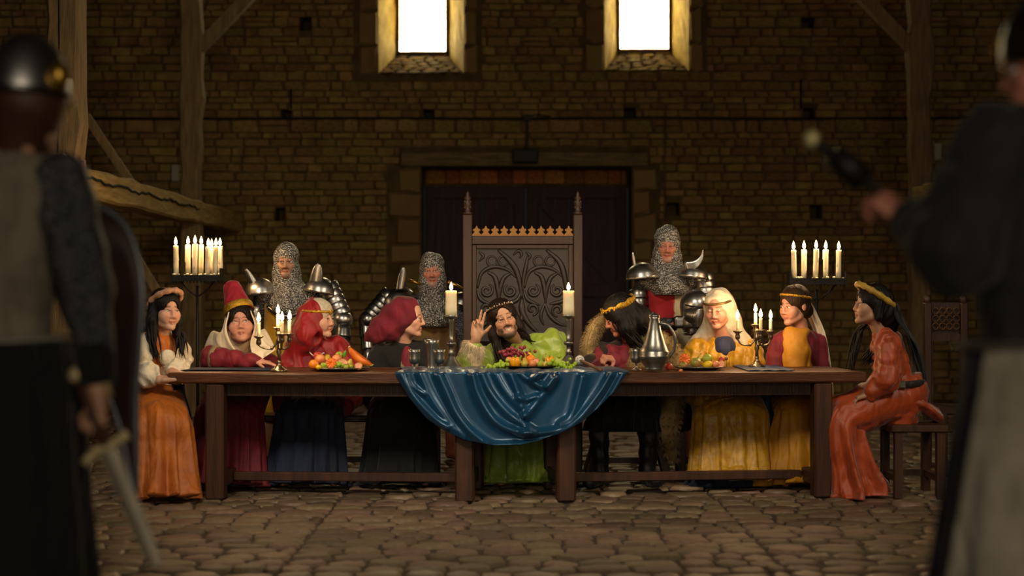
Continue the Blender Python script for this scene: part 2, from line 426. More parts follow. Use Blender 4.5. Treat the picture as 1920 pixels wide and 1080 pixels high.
mb = MB()
for cx, cy, dx, dy, z, k, rz in far:
    V, Fc = CB[k]; c, s_ = math.cos(rz), math.sin(rz); W = V*A3(dx, dy, .07)
    W = np.stack([W[:, 0]*c-W[:, 1]*s_, W[:, 0]*s_+W[:, 1]*c, W[:, 2]], 1); mb.add(W+A3(cx, cy, -.03+z), Fc)
mb.build('cobbles_beyond', M_cobble, floor, kind='stuff')

# ---------------------------------------------------------------- back wall of rubble stone
LW = dict(x0=-1.587, x1=-.569, z0=3.88, px0=-1.403, px1=-.783, pz=4.19)
RW = dict(x0=1.094, x1=2.099, z0=3.91, px0=1.292, px1=1.939, pz=4.22)
ZT = 5.7; YP = 19.1
DOOR = (-1.075, 1.42, 0.0, 2.77)
def wall_at(u, v): p = P(u, v, YW); return p[0], p[2]
put = [(573, 45, 22, 26), (537, 215, 20, 20), (804, 213, 20, 20), (1181, 212, 22, 20), (1517, 212, 22, 20), (525, 403, 20, 26), (1262, 392, 24, 24), (1530, 397, 22, 26), (1515, 43, 24, 20)]
holes = [(LW['x0'], LW['x1'], LW['z0'], ZT), (RW['x0'], RW['x1'], RW['z0'], ZT), DOOR]
ph = []
for u, v, a, b in put:
    x, z = wall_at(u, v); hw, hh = a*YW/F/2, b*YW/F/2; ph.append((x-hw, x+hw, z-hh, z+hh))
allh = holes+ph
def in_hole(x, z, H_): return any(h[0] < x < h[1] and h[2] < z < h[3] for h in H_)
xs = sorted({-7.0, 7.4}|{h[i] for h in allh for i in (0, 1)}); zs = sorted({-.02, 6.4}|{h[i] for h in allh for i in (2, 3)})
wm = MB()
for i in range(len(xs)-1):
    for j in range(len(zs)-1):
        if not in_hole((xs[i]+xs[i+1])/2, (zs[j]+zs[j+1])/2, allh):
            wm.add([(xs[i], YW, zs[j]), (xs[i+1], YW, zs[j]), (xs[i+1], YW, zs[j+1]), (xs[i], YW, zs[j+1])], [(0, 1, 2, 3)])
for x0, x1, z0, z1 in allh:                                   # reveals of the holes
    dd = .6 if (x0, x1, z0, z1) == DOOR else .35
    if z1 == ZT: continue
    for a, b in (((x0, z0), (x0, z1)), ((x0, z1), (x1, z1)), ((x1, z1), (x1, z0)), ((x1, z0), (x0, z0))):
        wm.add([(a[0], YW, a[1]), (b[0], YW, b[1]), (b[0], YW+dd, b[1]), (a[0], YW+dd, a[1])], [(0, 1, 2, 3)])
    if dd < .5: wm.add([(x0, YW+dd, z0), (x1, YW+dd, z0), (x1, YW+dd, z1), (x0, YW+dd, z1)], [(0, 1, 2, 3)])
wall = wm.build('wall_back', M_mortar, loc=(0, YW, 0), kind='structure', smooth=False, label='rubble stone back wall of the hall with two bright windows')
def unit_stone(seed):
    r = np.random.default_rng(seed); V = []
    for yy, s_ in ((.5, 1.0), (-.15, .98), (-.5, .84)):
        for (sx, sz) in ((-1, -1), (0, -1), (1, -1), (1, 1), (0, 1), (-1, 1)):
            jx, jz = r.normal(0, .022), r.normal(0, .04)
            V.append((sx*.5*s_+jx, yy+r.normal(0, .1)*(yy == -.5), sz*.5*s_+jz))
    Fc = [(i*6+j, i*6+(j+1) % 6, (i+1)*6+(j+1) % 6, (i+1)*6+j) for i in range(2) for j in range(6)]+[(12, 13, 16, 17), (13, 14, 15, 16)]
    return np.array(V), Fc
ST = [unit_stone(100+i) for i in range(10)]
STm = []
for V, Fc in ST:
    me = mesh_data('stone', V, Fc, False); me.materials.append(M_stone); STm.append(me)
def overlaps(x0, x1, z0, z1, H_): return any(x0 < h[1] and x1 > h[0] and z0 < h[3] and z1 > h[2] for h in H_)
keep = [(LW['x0']-.28, LW['x1']+.2, LW['z0']-.02, 9), (RW['x0']-.25, RW['x1']+.2, RW['z0']-.02, 9), DOOR, (-1.33, 1.62, 2.75, 2.96), (-1.48, -1.0, 0, 2.78), (1.42, 1.74, 0, 2.78)]+ph
stones = []
zc = 0.0
ledge = 1.267+(550-224)*YW/F                       # the long open joint across the wall
courses = []
while zc < 5.0:
    hgt = random.uniform(.068, .13)
    if zc < ledge < zc+hgt+.06: hgt = ledge-zc
    courses.append((zc, hgt, abs(zc-ledge) < .005)); zc += hgt
for zc, hgt, led in courses:
    x = -6.4+random.uniform(0, .2)
    while x < 6.6:
        dx = random.uniform(.12, .38)*(1 if hgt > .09 else .85)
        z0 = zc+(.02 if led else 0); hh = hgt-(.02 if led else 0)
        iv = [(x, x+dx)]
        for h in keep:                                               # what is left beside an opening
            if h[2] < zc+hgt-.02 and h[3] > zc+.02:
                iv = [r for i0, i1 in iv for r in ((i0, min(i1, h[0])), (max(i0, h[1]), i1)) if r[1]-r[0] > .05]
        for i0, i1 in iv:
            cx, ww = (i0+i1)/2, i1-i0
            if ww > .3 and hgt > .12 and random.random() < .3:       # two thin stones instead of one
                stones.append((cx, z0+hh*.26, ww-.01, hh*.5-.008)); stones.append((cx, z0+hh*.76, ww-.01, hh*.48-.008))
            else: stones.append((cx, z0+hh/2+random.uniform(-.004, .004), ww-random.uniform(.004, .014), hh-random.uniform(.004, .012)))
        x += dx
def vis(s_):
    u = 960+F*s_[0]/YW; v = V0-(s_[1]-CAMH)*F/YW
    return 390 < u < 1690 and 36 < v < 560 and not (860 < u < 1100 and v > 360)
vis_st = sorted([s_ for s_ in stones if vis(s_)], key=lambda t: -t[2]*t[3])
big = set(map(id, vis_st[:300])); mb = MB()
for s_ in stones:
    k = random.randrange(10); yy = YW+.014+random.uniform(-.009, .007); dep = .07
    if id(s_) in big: inst('stone', STm[k], None, wall, (s_[0], yy, s_[1]), (s_[2], dep, s_[3]))
    else:
        V, Fc = ST[k]; mb.add(V*A3(s_[2], dep, s_[3])+A3(s_[0], yy, s_[1]), Fc)
mb.build('stones_small', M_stone, wall, kind='stuff', smooth=False)
# dressed stones at the door jambs and plaster bands round the windows
def ashlar(x0, x1, z0, z1):
    V, Fc = ST[random.randrange(10)]
    me = mesh_data('dressed_stone', V*A3(x1-x0-.012, .1, z1-z0-.012), Fc, False); me.materials.append(M_ashlar)
    inst('dressed_stone', me, None, wall, ((x0+x1)/2, YW+.022, (z0+z1)/2))
zs_ = [2.75, 2.46, 2.17, 1.85, 1.62, 1.3, .98, .62, .3, 0]
for i in range(9):
    ashlar(-1.075-(.28, .4, .3, .38, .27, .4, .3, .38, .3)[i], -1.075, zs_[i+1], zs_[i]); ashlar(1.42, 1.42+(.3, .22, .3, .24, .3, .22, .3, .24, .3)[i], zs_[i+1]+.03*(i < 8), zs_[i]+.03*(i > 0))
for Wd in (LW, RW):
    for a, b in ((Wd['x0']-.26, Wd['x0']), (Wd['x1'], Wd['x1']+.18)):
        z = Wd['z0']-.02
        for hh in (.34, .42, .38, .45, .4):
            ashlar(a+random.uniform(0, .06)*(a < Wd['x0']), b-random.uniform(0, .04)*(a >= Wd['x1']), z, z+hh); z += hh
# long open joint carries a dark cable
tb = MB(); tb.tube(catmull([(-5.9, YW-.045, ledge+.012), (-3.6, YW-.05, ledge+.0), (-1.5, YW-.05, ledge+.015), (0, YW-.05, ledge), (1.6, YW-.05, ledge+.02), (3, YW-.05, ledge), (6, YW-.05, ledge+.02)], 40), .011, 6)
tb.build('wall_cable', M_black, label='thin dark cable running across the stone wall below the windows', cat='cable')

# ---------------------------------------------------------------- windows
M_glass = mat('bright_pane', '#fff2c4', .3, emit=(1.0, .85, .45, 1), es=16)
M_glass2 = mat('bright_pane_amber', '#ffdf80', .3, emit=(1.0, .70, .22, 1), es=13)
M_glass3 = mat('bright_pane_pale', '#fffbe8', .3, emit=(1.0, .95, .72, 1), es=18)
M_lead = mat('lead_came', '#6a4a20', .6, var=.2)
def window(name, Wd, lab):
    wd = MB()
    # splayed reveals and frame
    for (fx, px) in ((Wd['x0'], Wd['px0']), (Wd['x1'], Wd['px1'])):
        G = []
        for t in np.linspace(0, 1, 7):
            G.append([(fx+(px-fx)*t+RNG.normal(0, .004), YW+(YP-YW)*t, z) for z in np.linspace(Wd['z0']+(Wd['pz']-Wd['z0'])*t-.1, ZT, 14)])
        wd.grid(G)
    wd.add([(Wd['x0'], YW, ZT), (Wd['x1'], YW, ZT), (Wd['px1'], YP, ZT), (Wd['px0'], YP, ZT)], [(0, 1, 2, 3)])
    wd.add([(Wd['x0'], YW+.02, Wd['z0']-.1), (Wd['x1'], YW+.02, Wd['z0']-.1), (Wd['px1'], YP+.02, Wd['pz']-.1), (Wd['px0'], YP+.02, Wd['pz']-.1)], [(0, 1, 2, 3)])
    o = wd.build(name, M_plaster, loc=((Wd['px0']+Wd['px1'])/2, YP, Wd['pz']), kind='structure', smooth=False, label=lab)
    pane_m = MB(); pane_m.box((0, 0, 0), (1, .008, 1)); base = []
    for mm in (M_glass, M_glass2, M_glass3):
        me = pane_m.data('pane', False); me.materials.append(mm); base.append(me)
    nx = 4; pw = (Wd['px1']-Wd['px0']-.05)/nx; hh = .135; nz = 11
    for i in range(nx):
        for j in range(nz):
            k = random.choices((0, 1, 2), (5, 2, 4))[0]
            if i == 0 and 'left' in lab: k = 1 if j > 0 else 2
            inst('pane', base[k], None, o, (Wd['px0']+.025+pw*(i+.5), YP-.03, Wd['pz']+.03+hh*(j+.5)), (pw-.008, 1, hh-.008))
    cm = MB()
    for i in range(nx+1): cm.box((Wd['px0']+.025+pw*i, YP-.035, Wd['pz']+.03+hh*nz/2), (.008, .02, hh*nz))
    for j in range(nz+1): cm.box(((Wd['px0']+Wd['px1'])/2, YP-.035, Wd['pz']+.03+hh*j), (pw*nx, .02, .008))
    cm.build('lead_lattice', M_lead, o, smooth=False)
    fr = MB()
    for x in (Wd['px0']+.0125, Wd['px1']-.0125): fr.box((x, YP-.03, Wd['pz']+.75), (.025, .05, 1.5))
    fr.box(((Wd['px0']+Wd['px1'])/2, YP-.03, Wd['pz']+.015), (Wd['px1']-Wd['px0'], .05, .03)); fr.build('window_frame', mat('window_frame_wood', '#6b4a22', .7), o, smooth=False)
    # stones of the sloping sill
    rows = 7; n = nrm(A3(0, -(Wd['pz']-Wd['z0']), YP-YW)); tdir = nrm(A3(0, YP-YW, Wd['pz']-Wd['z0'])); L = math.hypot(YP-YW, Wd['pz']-Wd['z0'])
    ang = math.atan2(Wd['pz']-Wd['z0'], YP-YW)
    for r in range(rows):
        t = (r+.5)/rows; xa = Wd['x0']+(Wd['px0']-Wd['x0'])*t; xb = Wd['x1']+(Wd['px1']-Wd['x1'])*t; x = xa
        while x < xb-.03:
            dx = min(random.uniform(.1, .22), xb-x)
            if xb-x-dx < .06: dx = xb-x
            pos = A3(x+dx/2, YW+(YP-YW)*t, Wd['z0']+(Wd['pz']-Wd['z0'])*t-.05+random.uniform(0, .012))
            inst('sill_stone', CBsill[random.randrange(4)], None, o, pos, (dx*.98, L/rows*.98, .1), (ang, 0, random.uniform(-.05, .05))); x += dx
    return o
M_sill = mat('sill_rubble', '#64501f', .95, var=.3, scale=6, bump=.6, bscale=40, island=True, color2='#4c3a16', spec=.2)
CBsill = []
for V, Fc in CB[:4]:
    me = mesh_data('sill_stone', V, Fc, True); me.materials.append(M_sill); CBsill.append(me)
window('window_1', LW, 'left of the two bright leaded windows above the doors')
window('window_2', RW, 'right of the two bright leaded windows above the doors')

# ---------------------------------------------------------------- double door in its recess
lin = MB(); lin.box(((-1.315+1.61)/2, YW+.1, 2.855), (2.925, .34, .165), bev=.012)
lin.build('trim_1', M_lintel, kind='structure', smooth=False, label='long grey timber lintel over the double door')
rb = MB(); rb.box((.17, 19.16, 2.69), (2.6, .1, .26))
rec = rb.build('trim_2', M_mortar, kind='structure', smooth=False, label='brick course above the door leaves inside the recess')
bk = MB(); bk.box((0, 0, 0), (1, 1, 1), bev=.06); bkm = bk.data('brick', False); bkm.materials.append(M_brick)
x = -1.06
while x < 1.38:
    dx = random.uniform(.16, .3); dx = min(dx, 1.4-x)
    inst('brick', bkm, None, rec, (x+dx/2, 19.1, 2.69), (dx-.012, .06, .16)); x += dx
for k, (x0, x1) in enumerate(((-1.07, .165), (.175, 1.41))):
    d = thing('door_%d' % (k+1), ((x0+x1)/2, 19.12, 0), None, None)
    d['kind'] = 'structure'; d['label'] = ('left', 'right')[k]+' leaf of the dark purple-brown plank door behind the carved throne'
    n = 7; pw = (x1-x0)/n
    for i in range(n):
        pm = MB(); pm.box((x0+pw*(i+.5), 19.14, 1.3), (pw-.008, .05, 2.58), bev=.006); pm.build('plank', M_doorw, d, smooth=False)
    for z in (.25, 1.3, 2.5):
        pm = MB(); pm.box(((x0+x1)/2, 19.09, z), (x1-x0-.04, .05, .15), bev=.006); pm.build('rail', M_doorw, d, smooth=False)
    for x in (x0+.07, x1-.07):
        pm = MB(); pm.box((x, 19.095, 1.3), (.13, .05, 2.55), bev=.006); pm.build('stile', M_doorw, d, smooth=False)
    for za, zb in ((.3, 1.25), (1.35, 2.45)):
        pm = MB(); s_ = 1 if k == 0 else -1; xa, xb = (x0+.14, x1-.14)
        if k == 1: xa, xb = xb, xa
        pm.bar((xa, 19.09, za), (xb, 19.09, zb), .1, .045, up=(0, 1, 0)); pm.build('brace', M_doorw, d, smooth=False)
    pm = MB(); pm.tube([((x1-.1) if k == 0 else x0+.1, 19.04, 1.0), ((x1-.1) if k == 0 else x0+.1, 19.0, 1.08), ((x1-.1) if k == 0 else x0+.1, 19.04, 1.16)], .012, 6); pm.build('handle', M_black, d)

# ---------------------------------------------------------------- posts, beams, braces
def rough_post(mb, x0, x1, y0, y1, z0, z1, seed, amp=.012, n=26):
    r = np.random.default_rng(seed); rings = []
    for z in np.linspace(z0, z1, n):
        j = r.normal(0, amp, 4)
        c = [(x0+j[0], y0+j[1]), (x1+j[2], y0+j[1]), (x1+j[2], y1+j[3]), (x0+j[0], y1+j[3])]
        b = .02; cx = (x0+x1)/2; cy = (y0+y1)/2; ring = []
        for i in range(4):
            a, d_ = np.array(c[i]), np.array(c[(i+1) % 4]); e = nrm(d_-a)*b; ring += [a+e, d_-e]
        rings.append(np.array([(p[0], p[1], z) for p in ring]))
    mb.loft(rings)
def timber(name, lab, boxes, m=M_timber, cat='post', group=None):
    mb = MB()
    for i, b in enumerate(boxes): rough_post(mb, *b, seed=sum(map(ord, lab))+i)
    return mb.build(name, m, smooth=False, label=lab, cat=cat, group=group)
def brace(par, a, b, w=.14): 
    q = MB(); q.bar(a, b, w, w, up=(0, 1, 0)); q.build('brace', M_timber, par, smooth=False)
p1 = timber('timber_post', 'thick weathered timber post behind the helmeted guard on the left', [(-3.44, -3.19, 11.5, 11.75, 0, 6.3)])
q = MB(); q.tube(catmull([(-3.345, 11.492, 2.3), (-3.335, 11.492, 3.2), (-3.35, 11.492, 4.2)], 12), .006, 5); q.build('crack', M_dark, p1)
p2 = timber('timber_post', 'timber post with a knee brace behind the left floor candles', [(-3.41, -3.2, 16, 16.22, 0, 6.3)]); brace(p2, (-3.22, 16.1, 3.8), (-2.3, 16.1, 4.75), .12)
p3 = timber('timber_post', 'dark timber post with a knee brace on the right side', [(4.1, 4.32, 16, 16.22, 0, 6.3)]); brace(p3, (4.12, 16.1, 3.8), (3.2, 16.1, 4.75), .12)
def ybeam(name, lab, x0, x1, y0, y1, z0, z1):
    rings = []; r = np.random.default_rng(5)
    for y_ in np.linspace(y0, y1, 30):
        j = r.normal(0, .008, 4); b = .02
        rings.append(np.array([(x0+j[0]+b, y_, z0+j[1]), (x0+j[0], y_, z0+j[1]+b), (x0+j[0], y_, z1+j[2]-b), (x0+j[0]+b, y_, z1+j[2]), (x1+j[3]-b, y_, z1+j[2]), (x1+j[3], y_, z1+j[2]-b), (x1+j[3], y_, z0+j[1]+b), (x1+j[3]-b, y_, z0+j[1])]))
    mb = MB(); mb.loft(rings); return mb.build(name, M_timberY, smooth=False, label=lab, cat='beam')
bl = ybeam('timber_beam', 'pale cracked horizontal timber beam along the left posts', -3.42, -3.19, 8.2, 18.45, 1.99, 2.22)
q = MB(); yy = np.linspace(11.6, 15.9, 36); q.tube([(-3.186, y_, 2.13+.012*math.sin(y_*7)+.008*math.sin(y_*23)) for y_ in yy], .011, 5); q.build('crack', M_dark, bl)
ybeam('timber_beam', 'short pale timber beam at the right post', 4.1, 4.3, 12.4, 16.0, 2.15, 2.36)
q = MB(); q.bar((-3.82, 14, 2.86), (-3.35, 14, 2.16), .07, .07, up=(0, 1, 0)); q.bar((-3.62, 14.04, 1.98), (-3.2, 14.04, 1.3), .07, .07, up=(0, 1, 0))
q.build('timber_strut', M_timber, smooth=False, label='thin slanting strut behind the left beam', cat='strut')
for nm, x in (('wall_left', -6.6), ('wall_right', 7.2)):
    q = MB(); q.box((x, 7, 3.2), (.2, 24, 6.44)); q.build(nm, M_mortar, kind='structure', smooth=False, label='dark aisle wall of the hall')
q = MB(); q.box((.3, 7, 6.5), (14.2, 24, .12)); q.build('ceiling', M_doorw, kind='structure', smooth=False, label='dark plank ceiling high above the hall')

# fixtures on the wall
x, z = wall_at(985, 295); q = MB(); q.box((x, YW-.13, z), (.3, .16, .16), bev=.012)
fx = thing('wall_floodlight', (x, YW-.1, z-.08), 'black box lamp on a thin pole above the door lintel', 'lamp')
q.build('housing', M_black, fx, smooth=False)
q = MB(); q.tube([(x+.02, YW-.09, z+.06), (x+.02, YW-.09, z+.44)], .014, 6); q.box((x+.02, YW-.07, z+.46), (.09, .1, .07)); q.build('pole', M_black, fx, smooth=False)
q = MB(); q.tube(catmull([(x+.05, YW-.07, z+.48), (x+.13, YW-.06, z+.5), (x+.3, YW-.05, ledge+.03)], 10), .007, 5); q.build('cable', M_black, fx)
def conduit(u, v0, v1, lab, m=M_black, r=.012):
    x, z0 = wall_at(u, v0); _, z1 = wall_at(u, v1); q = MB(); q.tube([(x, YW-.055, z0), (x, YW-.055, z1)], r, 6); q.build('wall_conduit', m, label=lab, cat='conduit')
conduit(1246, 224, 410, 'thin vertical conduit down the wall right of the door', mat('grey_conduit', '#6a5a38', .6))
conduit(547, 168, 205, 'short conduit above the left square wall hole'); conduit(1500, 150, 205, 'short conduit above the right square wall hole')
for u, v, lab in ((330, 325, 'small white plate on the wall beside the left post'), (1757, 285, 'small pale plate on the wall beside the right post')):
    x, z = wall_at(u, v); q = MB(); q.box((x, YW-.05, z), (.085, .03, .2), bev=.008); q.build('wall_plate', M_white, label=lab, cat='plate', smooth=False)
# ================================================================== furniture
M_oak = mat('table_oak', '#5e3212', .45, var=.4, scale=4, bump=.3, bscale=22, color2='#3c1d06', stretch=(.5, 5, 5))
M_oakv = mat('leg_oak', '#4c2c18', .5, var=.4, scale=4, bump=.3, bscale=22, color2='#341c0c', stretch=(5, 5, .5))
M_throne = mat('throne_wood', '#3a2417', .5, var=.3, scale=5, bump=.25, bscale=25, color2='#331e12', stretch=(4, 4, .6))
M_carve = mat('carved_panel', '#29211c', .5, var=.25, scale=9, bump=.2, bscale=40)
M_gilt = mat('gilded_wood', '#9a6a2c', .5, metal=.2, var=.25, scale=20, bump=.2, bscale=80)
M_gold = mat('gold_braid', '#d8a634', .38, metal=.75, var=.35, scale=60, bump=.8, bscale=120)
M_pewter = mat('pewter', '#8d8a82', .34, metal=.9, var=.25, scale=14, bump=.12, bscale=30)
M_steel = mat('plate_steel', '#bcbab6', .33, metal=1.0, var=.25, scale=9, bump=.08, bscale=25)
M_silver = mat('tarnished_silver', '#9c8a70', .3, metal=.95, var=.3, scale=25, bump=.15, bscale=50)
M_wax = mat('candle_wax', '#efe2bd', .45, var=.06, scale=20, sss=.6, sssr=(.03, .018, .008))
M_flame = mat('candle_flame', '#ffb050', .5, emit=(1.0, .60, .22, 1), es=34)
M_wick = mat('wick', '#1a120a', .9)
M_satin = mat('blue_satin', '#14486a', .3, var=.2, scale=6, sheen=.1, bump=.06, bscale=25, color2='#103a56', metal=.25)
M_navy = mat('navy_cloth', '#12263c', .75, var=.25, scale=9, bump=.2, bscale=120)
TZ = .78
def tfront(X):                        # front edge of the two tables, set in a shallow V
    return 9.41-.07*X if X < 0 else 9.41+.115*X
def table(lab, x0, x1, slope, legx):
    def T(x, d, z): return A3(x-slope*d, 9.41+slope*x+d, z)            # d = depth behind the front edge
    R = np.array([[1, -slope, 0], [slope, 1, 0], [0, 0, 1]]); R = R/np.linalg.norm(R, axis=0)
    o = thing('trestle_table', T((x0+x1)/2, .4, 0), lab, 'table', 'long oak tables')
    n = 4; d0 = 0; L = (x1-x0)
    for i in range(n):
        dw = .2; q = MB(); q.box(T((x0+x1)/2, d0+dw/2, TZ-.0325), (L/ R[0, 0], dw-.003, .065), R, bev=.009); q.build('plank', M_oak, o, smooth=False); d0 += dw
    for d in (.12, .68):
        q = MB(); q.box(T((x0+x1)/2+.02, d, TZ-.105), (L-.5, .035, .08), R); q.build('apron', M_oakv, o, smooth=False)
    for lx in legx:
        for d in (.07, .66):
            q = MB(); q.box(T(lx, d, (TZ-.065)/2), (.115, .115, TZ-.065), R, bev=.012); q.build('leg', M_oakv, o, smooth=False)
        q = MB(); q.box(T(lx, .365, .11), (.07, .5, .09), R, bev=.008); q.build('cross_rail', M_oakv, o, smooth=False)
    q = MB(); q.box(T((legx[0]+legx[1])/2, .365, .11), (abs(legx[1]-legx[0])-.07, .06, .055), R, bev=.006); q.build('stretcher', M_oakv, o, smooth=False)
    return o
table('left half of the long oak table, in front of the red-hatted lady', -2.115, -.004, -.07, (-1.825, -.29))
table('right half of the long oak table, in front of the yellow gowns', .004, 2.2, .115, (.335, 1.93))
def bench(name, lab, c, L, W_, Hh, yaw=0, cat='bench', splay=0):
    R = rot3(yaw); c = np.asarray(c, float); o = thing(name, c, lab, cat)
    q = MB(); q.box(c+A3(0, 0, Hh-.02), (L, W_, .045), R, bev=.008); q.build('seat', M_oakv, o, smooth=False)
    for sx in (-1, 1):
        for sy in (-1, 1):
            q = MB(); top = c+R @ A3(sx*(L/2-.05), sy*(W_/2-.04), Hh-.04); bot = c+R @ A3(sx*(L/2-.05+splay), sy*(W_/2-.04), 0)
            q.bar(bot, top, .05, .05, up=(0, 1, 0)); q.build('leg', M_oakv, o, smooth=False)
        q = MB(); q.box(c+R @ A3(sx*(L/2-.05), 0, .12), (.035, W_-.1, .04), R); q.build('rail', M_oakv, o, smooth=False)
    q = MB(); q.box(c+R @ A3(0, W_/2-.04, .12), (L-.1, .03, .04), R); q.build('rail', M_oakv, o, smooth=False)
    return o
bench('bench', 'small wooden bench under the rust-orange dress at the right end', (2.52, 9.83, 0), .36, .42, .45)
bench('bench', 'wooden bench under the lady in the orange dress at the left end', (-2.3, 10.02, 0), .4, .36, .44)
bench('bench', 'long bench behind the left half of the table', (-1.3, 10.68, 0), 1.66, .3, .44)
bench('bench', 'long bench under the two ladies in yellow', (1.6, 10.66, 0), 1.0, .3, .44)
bench('stool', 'dark stool with slanted legs under the crowned guest in the fur coat', (.78, 10.6, 0), .42, .34, .46, cat='stool', splay=.12)

# ---------------------------------------------------------------- throne
TY = 11.05
th = thing('throne', P(980, 700, TY)*A3(1, 1, 0), 'tall carved wooden throne with gilded cresting behind the man in green', 'throne')
def tp(u, v): return P(u, v, TY)
for u0, u1 in ((868, 885), (1075, 1092)):
    a, b = tp(u0, 402), tp(u1, 402); q = MB(); q.box(((a[0]+b[0])/2, TY+.03, a[2]/2), (b[0]-a[0], .07, a[2]), bev=.006); pst = q.build('post', M_throne, th, smooth=False)
    cx = (a[0]+b[0])/2; z = a[2]; q = MB()
    q.lathe([(.03, z), (.036, z+.01), (.022, z+.02), (.026, z+.06), (.03, z+.085), (.016, z+.1), (.026, z+.115), (.012, z+.135), (.014, z+.145), (.003, z+.17)], (cx, TY+.03, 0), 8)
    for k in range(4):
        for zz in (.05, .09):
            an = k*math.pi/2+.78; q.ell((cx+.026*math.cos(an), TY+.03+.026*math.sin(an), z+zz), (.009, .009, .013), n=6, m=5)
    q.build('finial', M_throne, pst)
a, b = tp(885, 442), tp(1075, 458)
q = MB(); q.box(((a[0]+b[0])/2, TY+.03, (a[2]+b[2])/2), (b[0]-a[0], .05, a[2]-b[2]), bev=.004); q.build('top_rail', M_throne, th, smooth=False)
a2, b2 = tp(885, 458), tp(1075, 640)
q = MB(); q.box(((a2[0]+b2[0])/2, TY+.05, (a2[2]+b2[2])/2), (b2[0]-a2[0], .02, a2[2]-b2[2])); q.build('back_panel', M_carve, th, smooth=False)
pf = MB()
for (ua, va, ub, vb) in ((885, 458, 893, 640), (1066, 458, 1075, 640), (893, 458, 1066, 466)):
    a, b = tp(ua, va), tp(ub, vb); pf.box(((a[0]+b[0])/2, TY+.035, (a[2]+b[2])/2), (abs(b[0]-a[0]), .03, abs(a[2]-b[2])), bev=.004)
pf.build('panel_frame', M_throne, th, smooth=False)
# gilded cresting: trefoil teeth
cr = MB(); w0 = (tp(1075, 430)[0]-tp(885, 430)[0])/11; hz = .072
out = [(-.5, 0), (.5, 0), (.5, .12), (.3, .3), (.22, .42), (.38, .48), (.42, .62), (.28, .7), (.14, .72), (.1, .86), (0, 1), (-.1, .86), (-.14, .72), (-.28, .7), (-.42, .62), (-.38, .48), (-.22, .42), (-.3, .3), (-.5, .12)]
n = len(out); V = [(x*w0, -.012, z*hz) for x, z in out]+[(x*w0, .012, z*hz) for x, z in out]
ctr = 2*n; V += [(0, -.012, .2*hz), (0, .012, .2*hz), (0, -.012, .6*hz), (0, .012, .6*hz)]
Fc = [tuple(range(n)), tuple(range(2*n-1, n-1, -1))]+[(i, n+i, n+(i+1) % n, (i+1) % n) for i in range(n)]
crm = mesh_data('crest_tooth', np.array(V[:2*n]), Fc, False); crm.materials.append(M_gilt)
zb = tp(0, 442)[2]
for i in range(11): inst('crest_tooth', crm, None, th, (tp(885, 430)[0]+w0*(i+.5), TY+.02, zb), (.98, 1, 1))
# flowing tracery carved on the back panel
tr = MB()
def ridge(pts, w=.012, n=22):
    W_ = np.array([tp(u, v) for u, v in pts]); W_[:, 1] = TY+.038; c = catmull(W_, n); t = np.linspace(0, 1, n)
    tr.tube(c, 1.55*w*(.3+.7*np.sin(np.pi*np.clip(t*.9+.08, 0, 1))), 6, flat=.95, up=(0, 1, 0))
def spiral(cu, cv, r, a0, turns, sgn, w=.009):
    pts = []
    for t in np.linspace(0, 1, 14):
        a = a0+sgn*turns*2*math.pi*t; rr = r*(1-.75*t); pts.append((cu+rr*math.cos(a), cv+rr*math.sin(a)))
    ridge(pts, w, 26)
for ox, mir in ((0, 1), (88, 1)):
    ridge([(980-44+ox-2, 468), (965+ox-8, 490), (975+ox-4, 515), (979+ox, 560)] if ox == 0 else [(1025, 468), (1050, 492), (1060, 525), (1063, 560)], .014)
    ridge([(895+ox, 540), (903+ox, 512), (925+ox, 500), (950+ox, 505), (968+ox, 520)], .010)
    ridge([(914+ox, 510), (928+ox, 520), (934+ox, 548), (935+ox, 568)], .012)
    ridge([(958+ox, 512), (944+ox, 522), (937+ox, 545), (935+ox, 568)], .011)
    ridge([(895+ox, 545), (900+ox, 560), (912+ox, 568), (925+ox, 572)], .010)
    ridge([(978+ox, 545), (970+ox, 562), (955+ox, 568), (942+ox, 570)], .010)
    for cu, cv in ((922+ox, 489), (944+ox, 489)): ridge([(cu+9*math.cos(t), cv+9*math.sin(t)) for t in np.linspace(0, 6.28, 13)], .006, 26)
    spiral(912+ox, 545, 13, -1.2, 1.2, 1); spiral(957+ox, 545, 13, 4.3, 1.2, -1); spiral(910+ox, 580, 12, 1.5, 1.1, -1); spiral(958+ox, 582, 12, 1.6, 1.1, 1)
    ridge([(898+ox, 472), (906+ox, 480), (898+ox, 490)], .008)
ridge([(979, 560), (978, 580), (990, 605), (1012, 628)], .014); ridge([(979, 560), (980, 590), (968, 615), (945, 632)], .012)
ridge([(990, 480), (986, 500), (982, 520), (980, 545)], .010); ridge([(962, 478), (972, 470), (978, 476), (974, 484)], .008)
ridge([(1022, 568), (1030, 590), (1045, 605), (1062, 612)], .010); ridge([(1022, 568), (1014, 592), (1020, 610)], .009); ridge([(935, 568), (922, 595), (905, 612), (895, 618)], .010)
tr.build('carved_tracery', M_carve, th)
q = MB(); q.box((tp(980, 0)[0], TY-.25, .45), (.8, .56, .06), bev=.01); q.build('seat', M_throne, th, smooth=False)
q = MB(); q.box((tp(980, 0)[0], TY-.25, .23), (.78, .52, .38)); q.build('seat_box', M_throne, th, smooth=False)
q = MB(); q.box((tp(980, 0)[0], TY+.045, .62), (.74, .03, .4)); q.build('lower_back', M_throne, th, smooth=False)

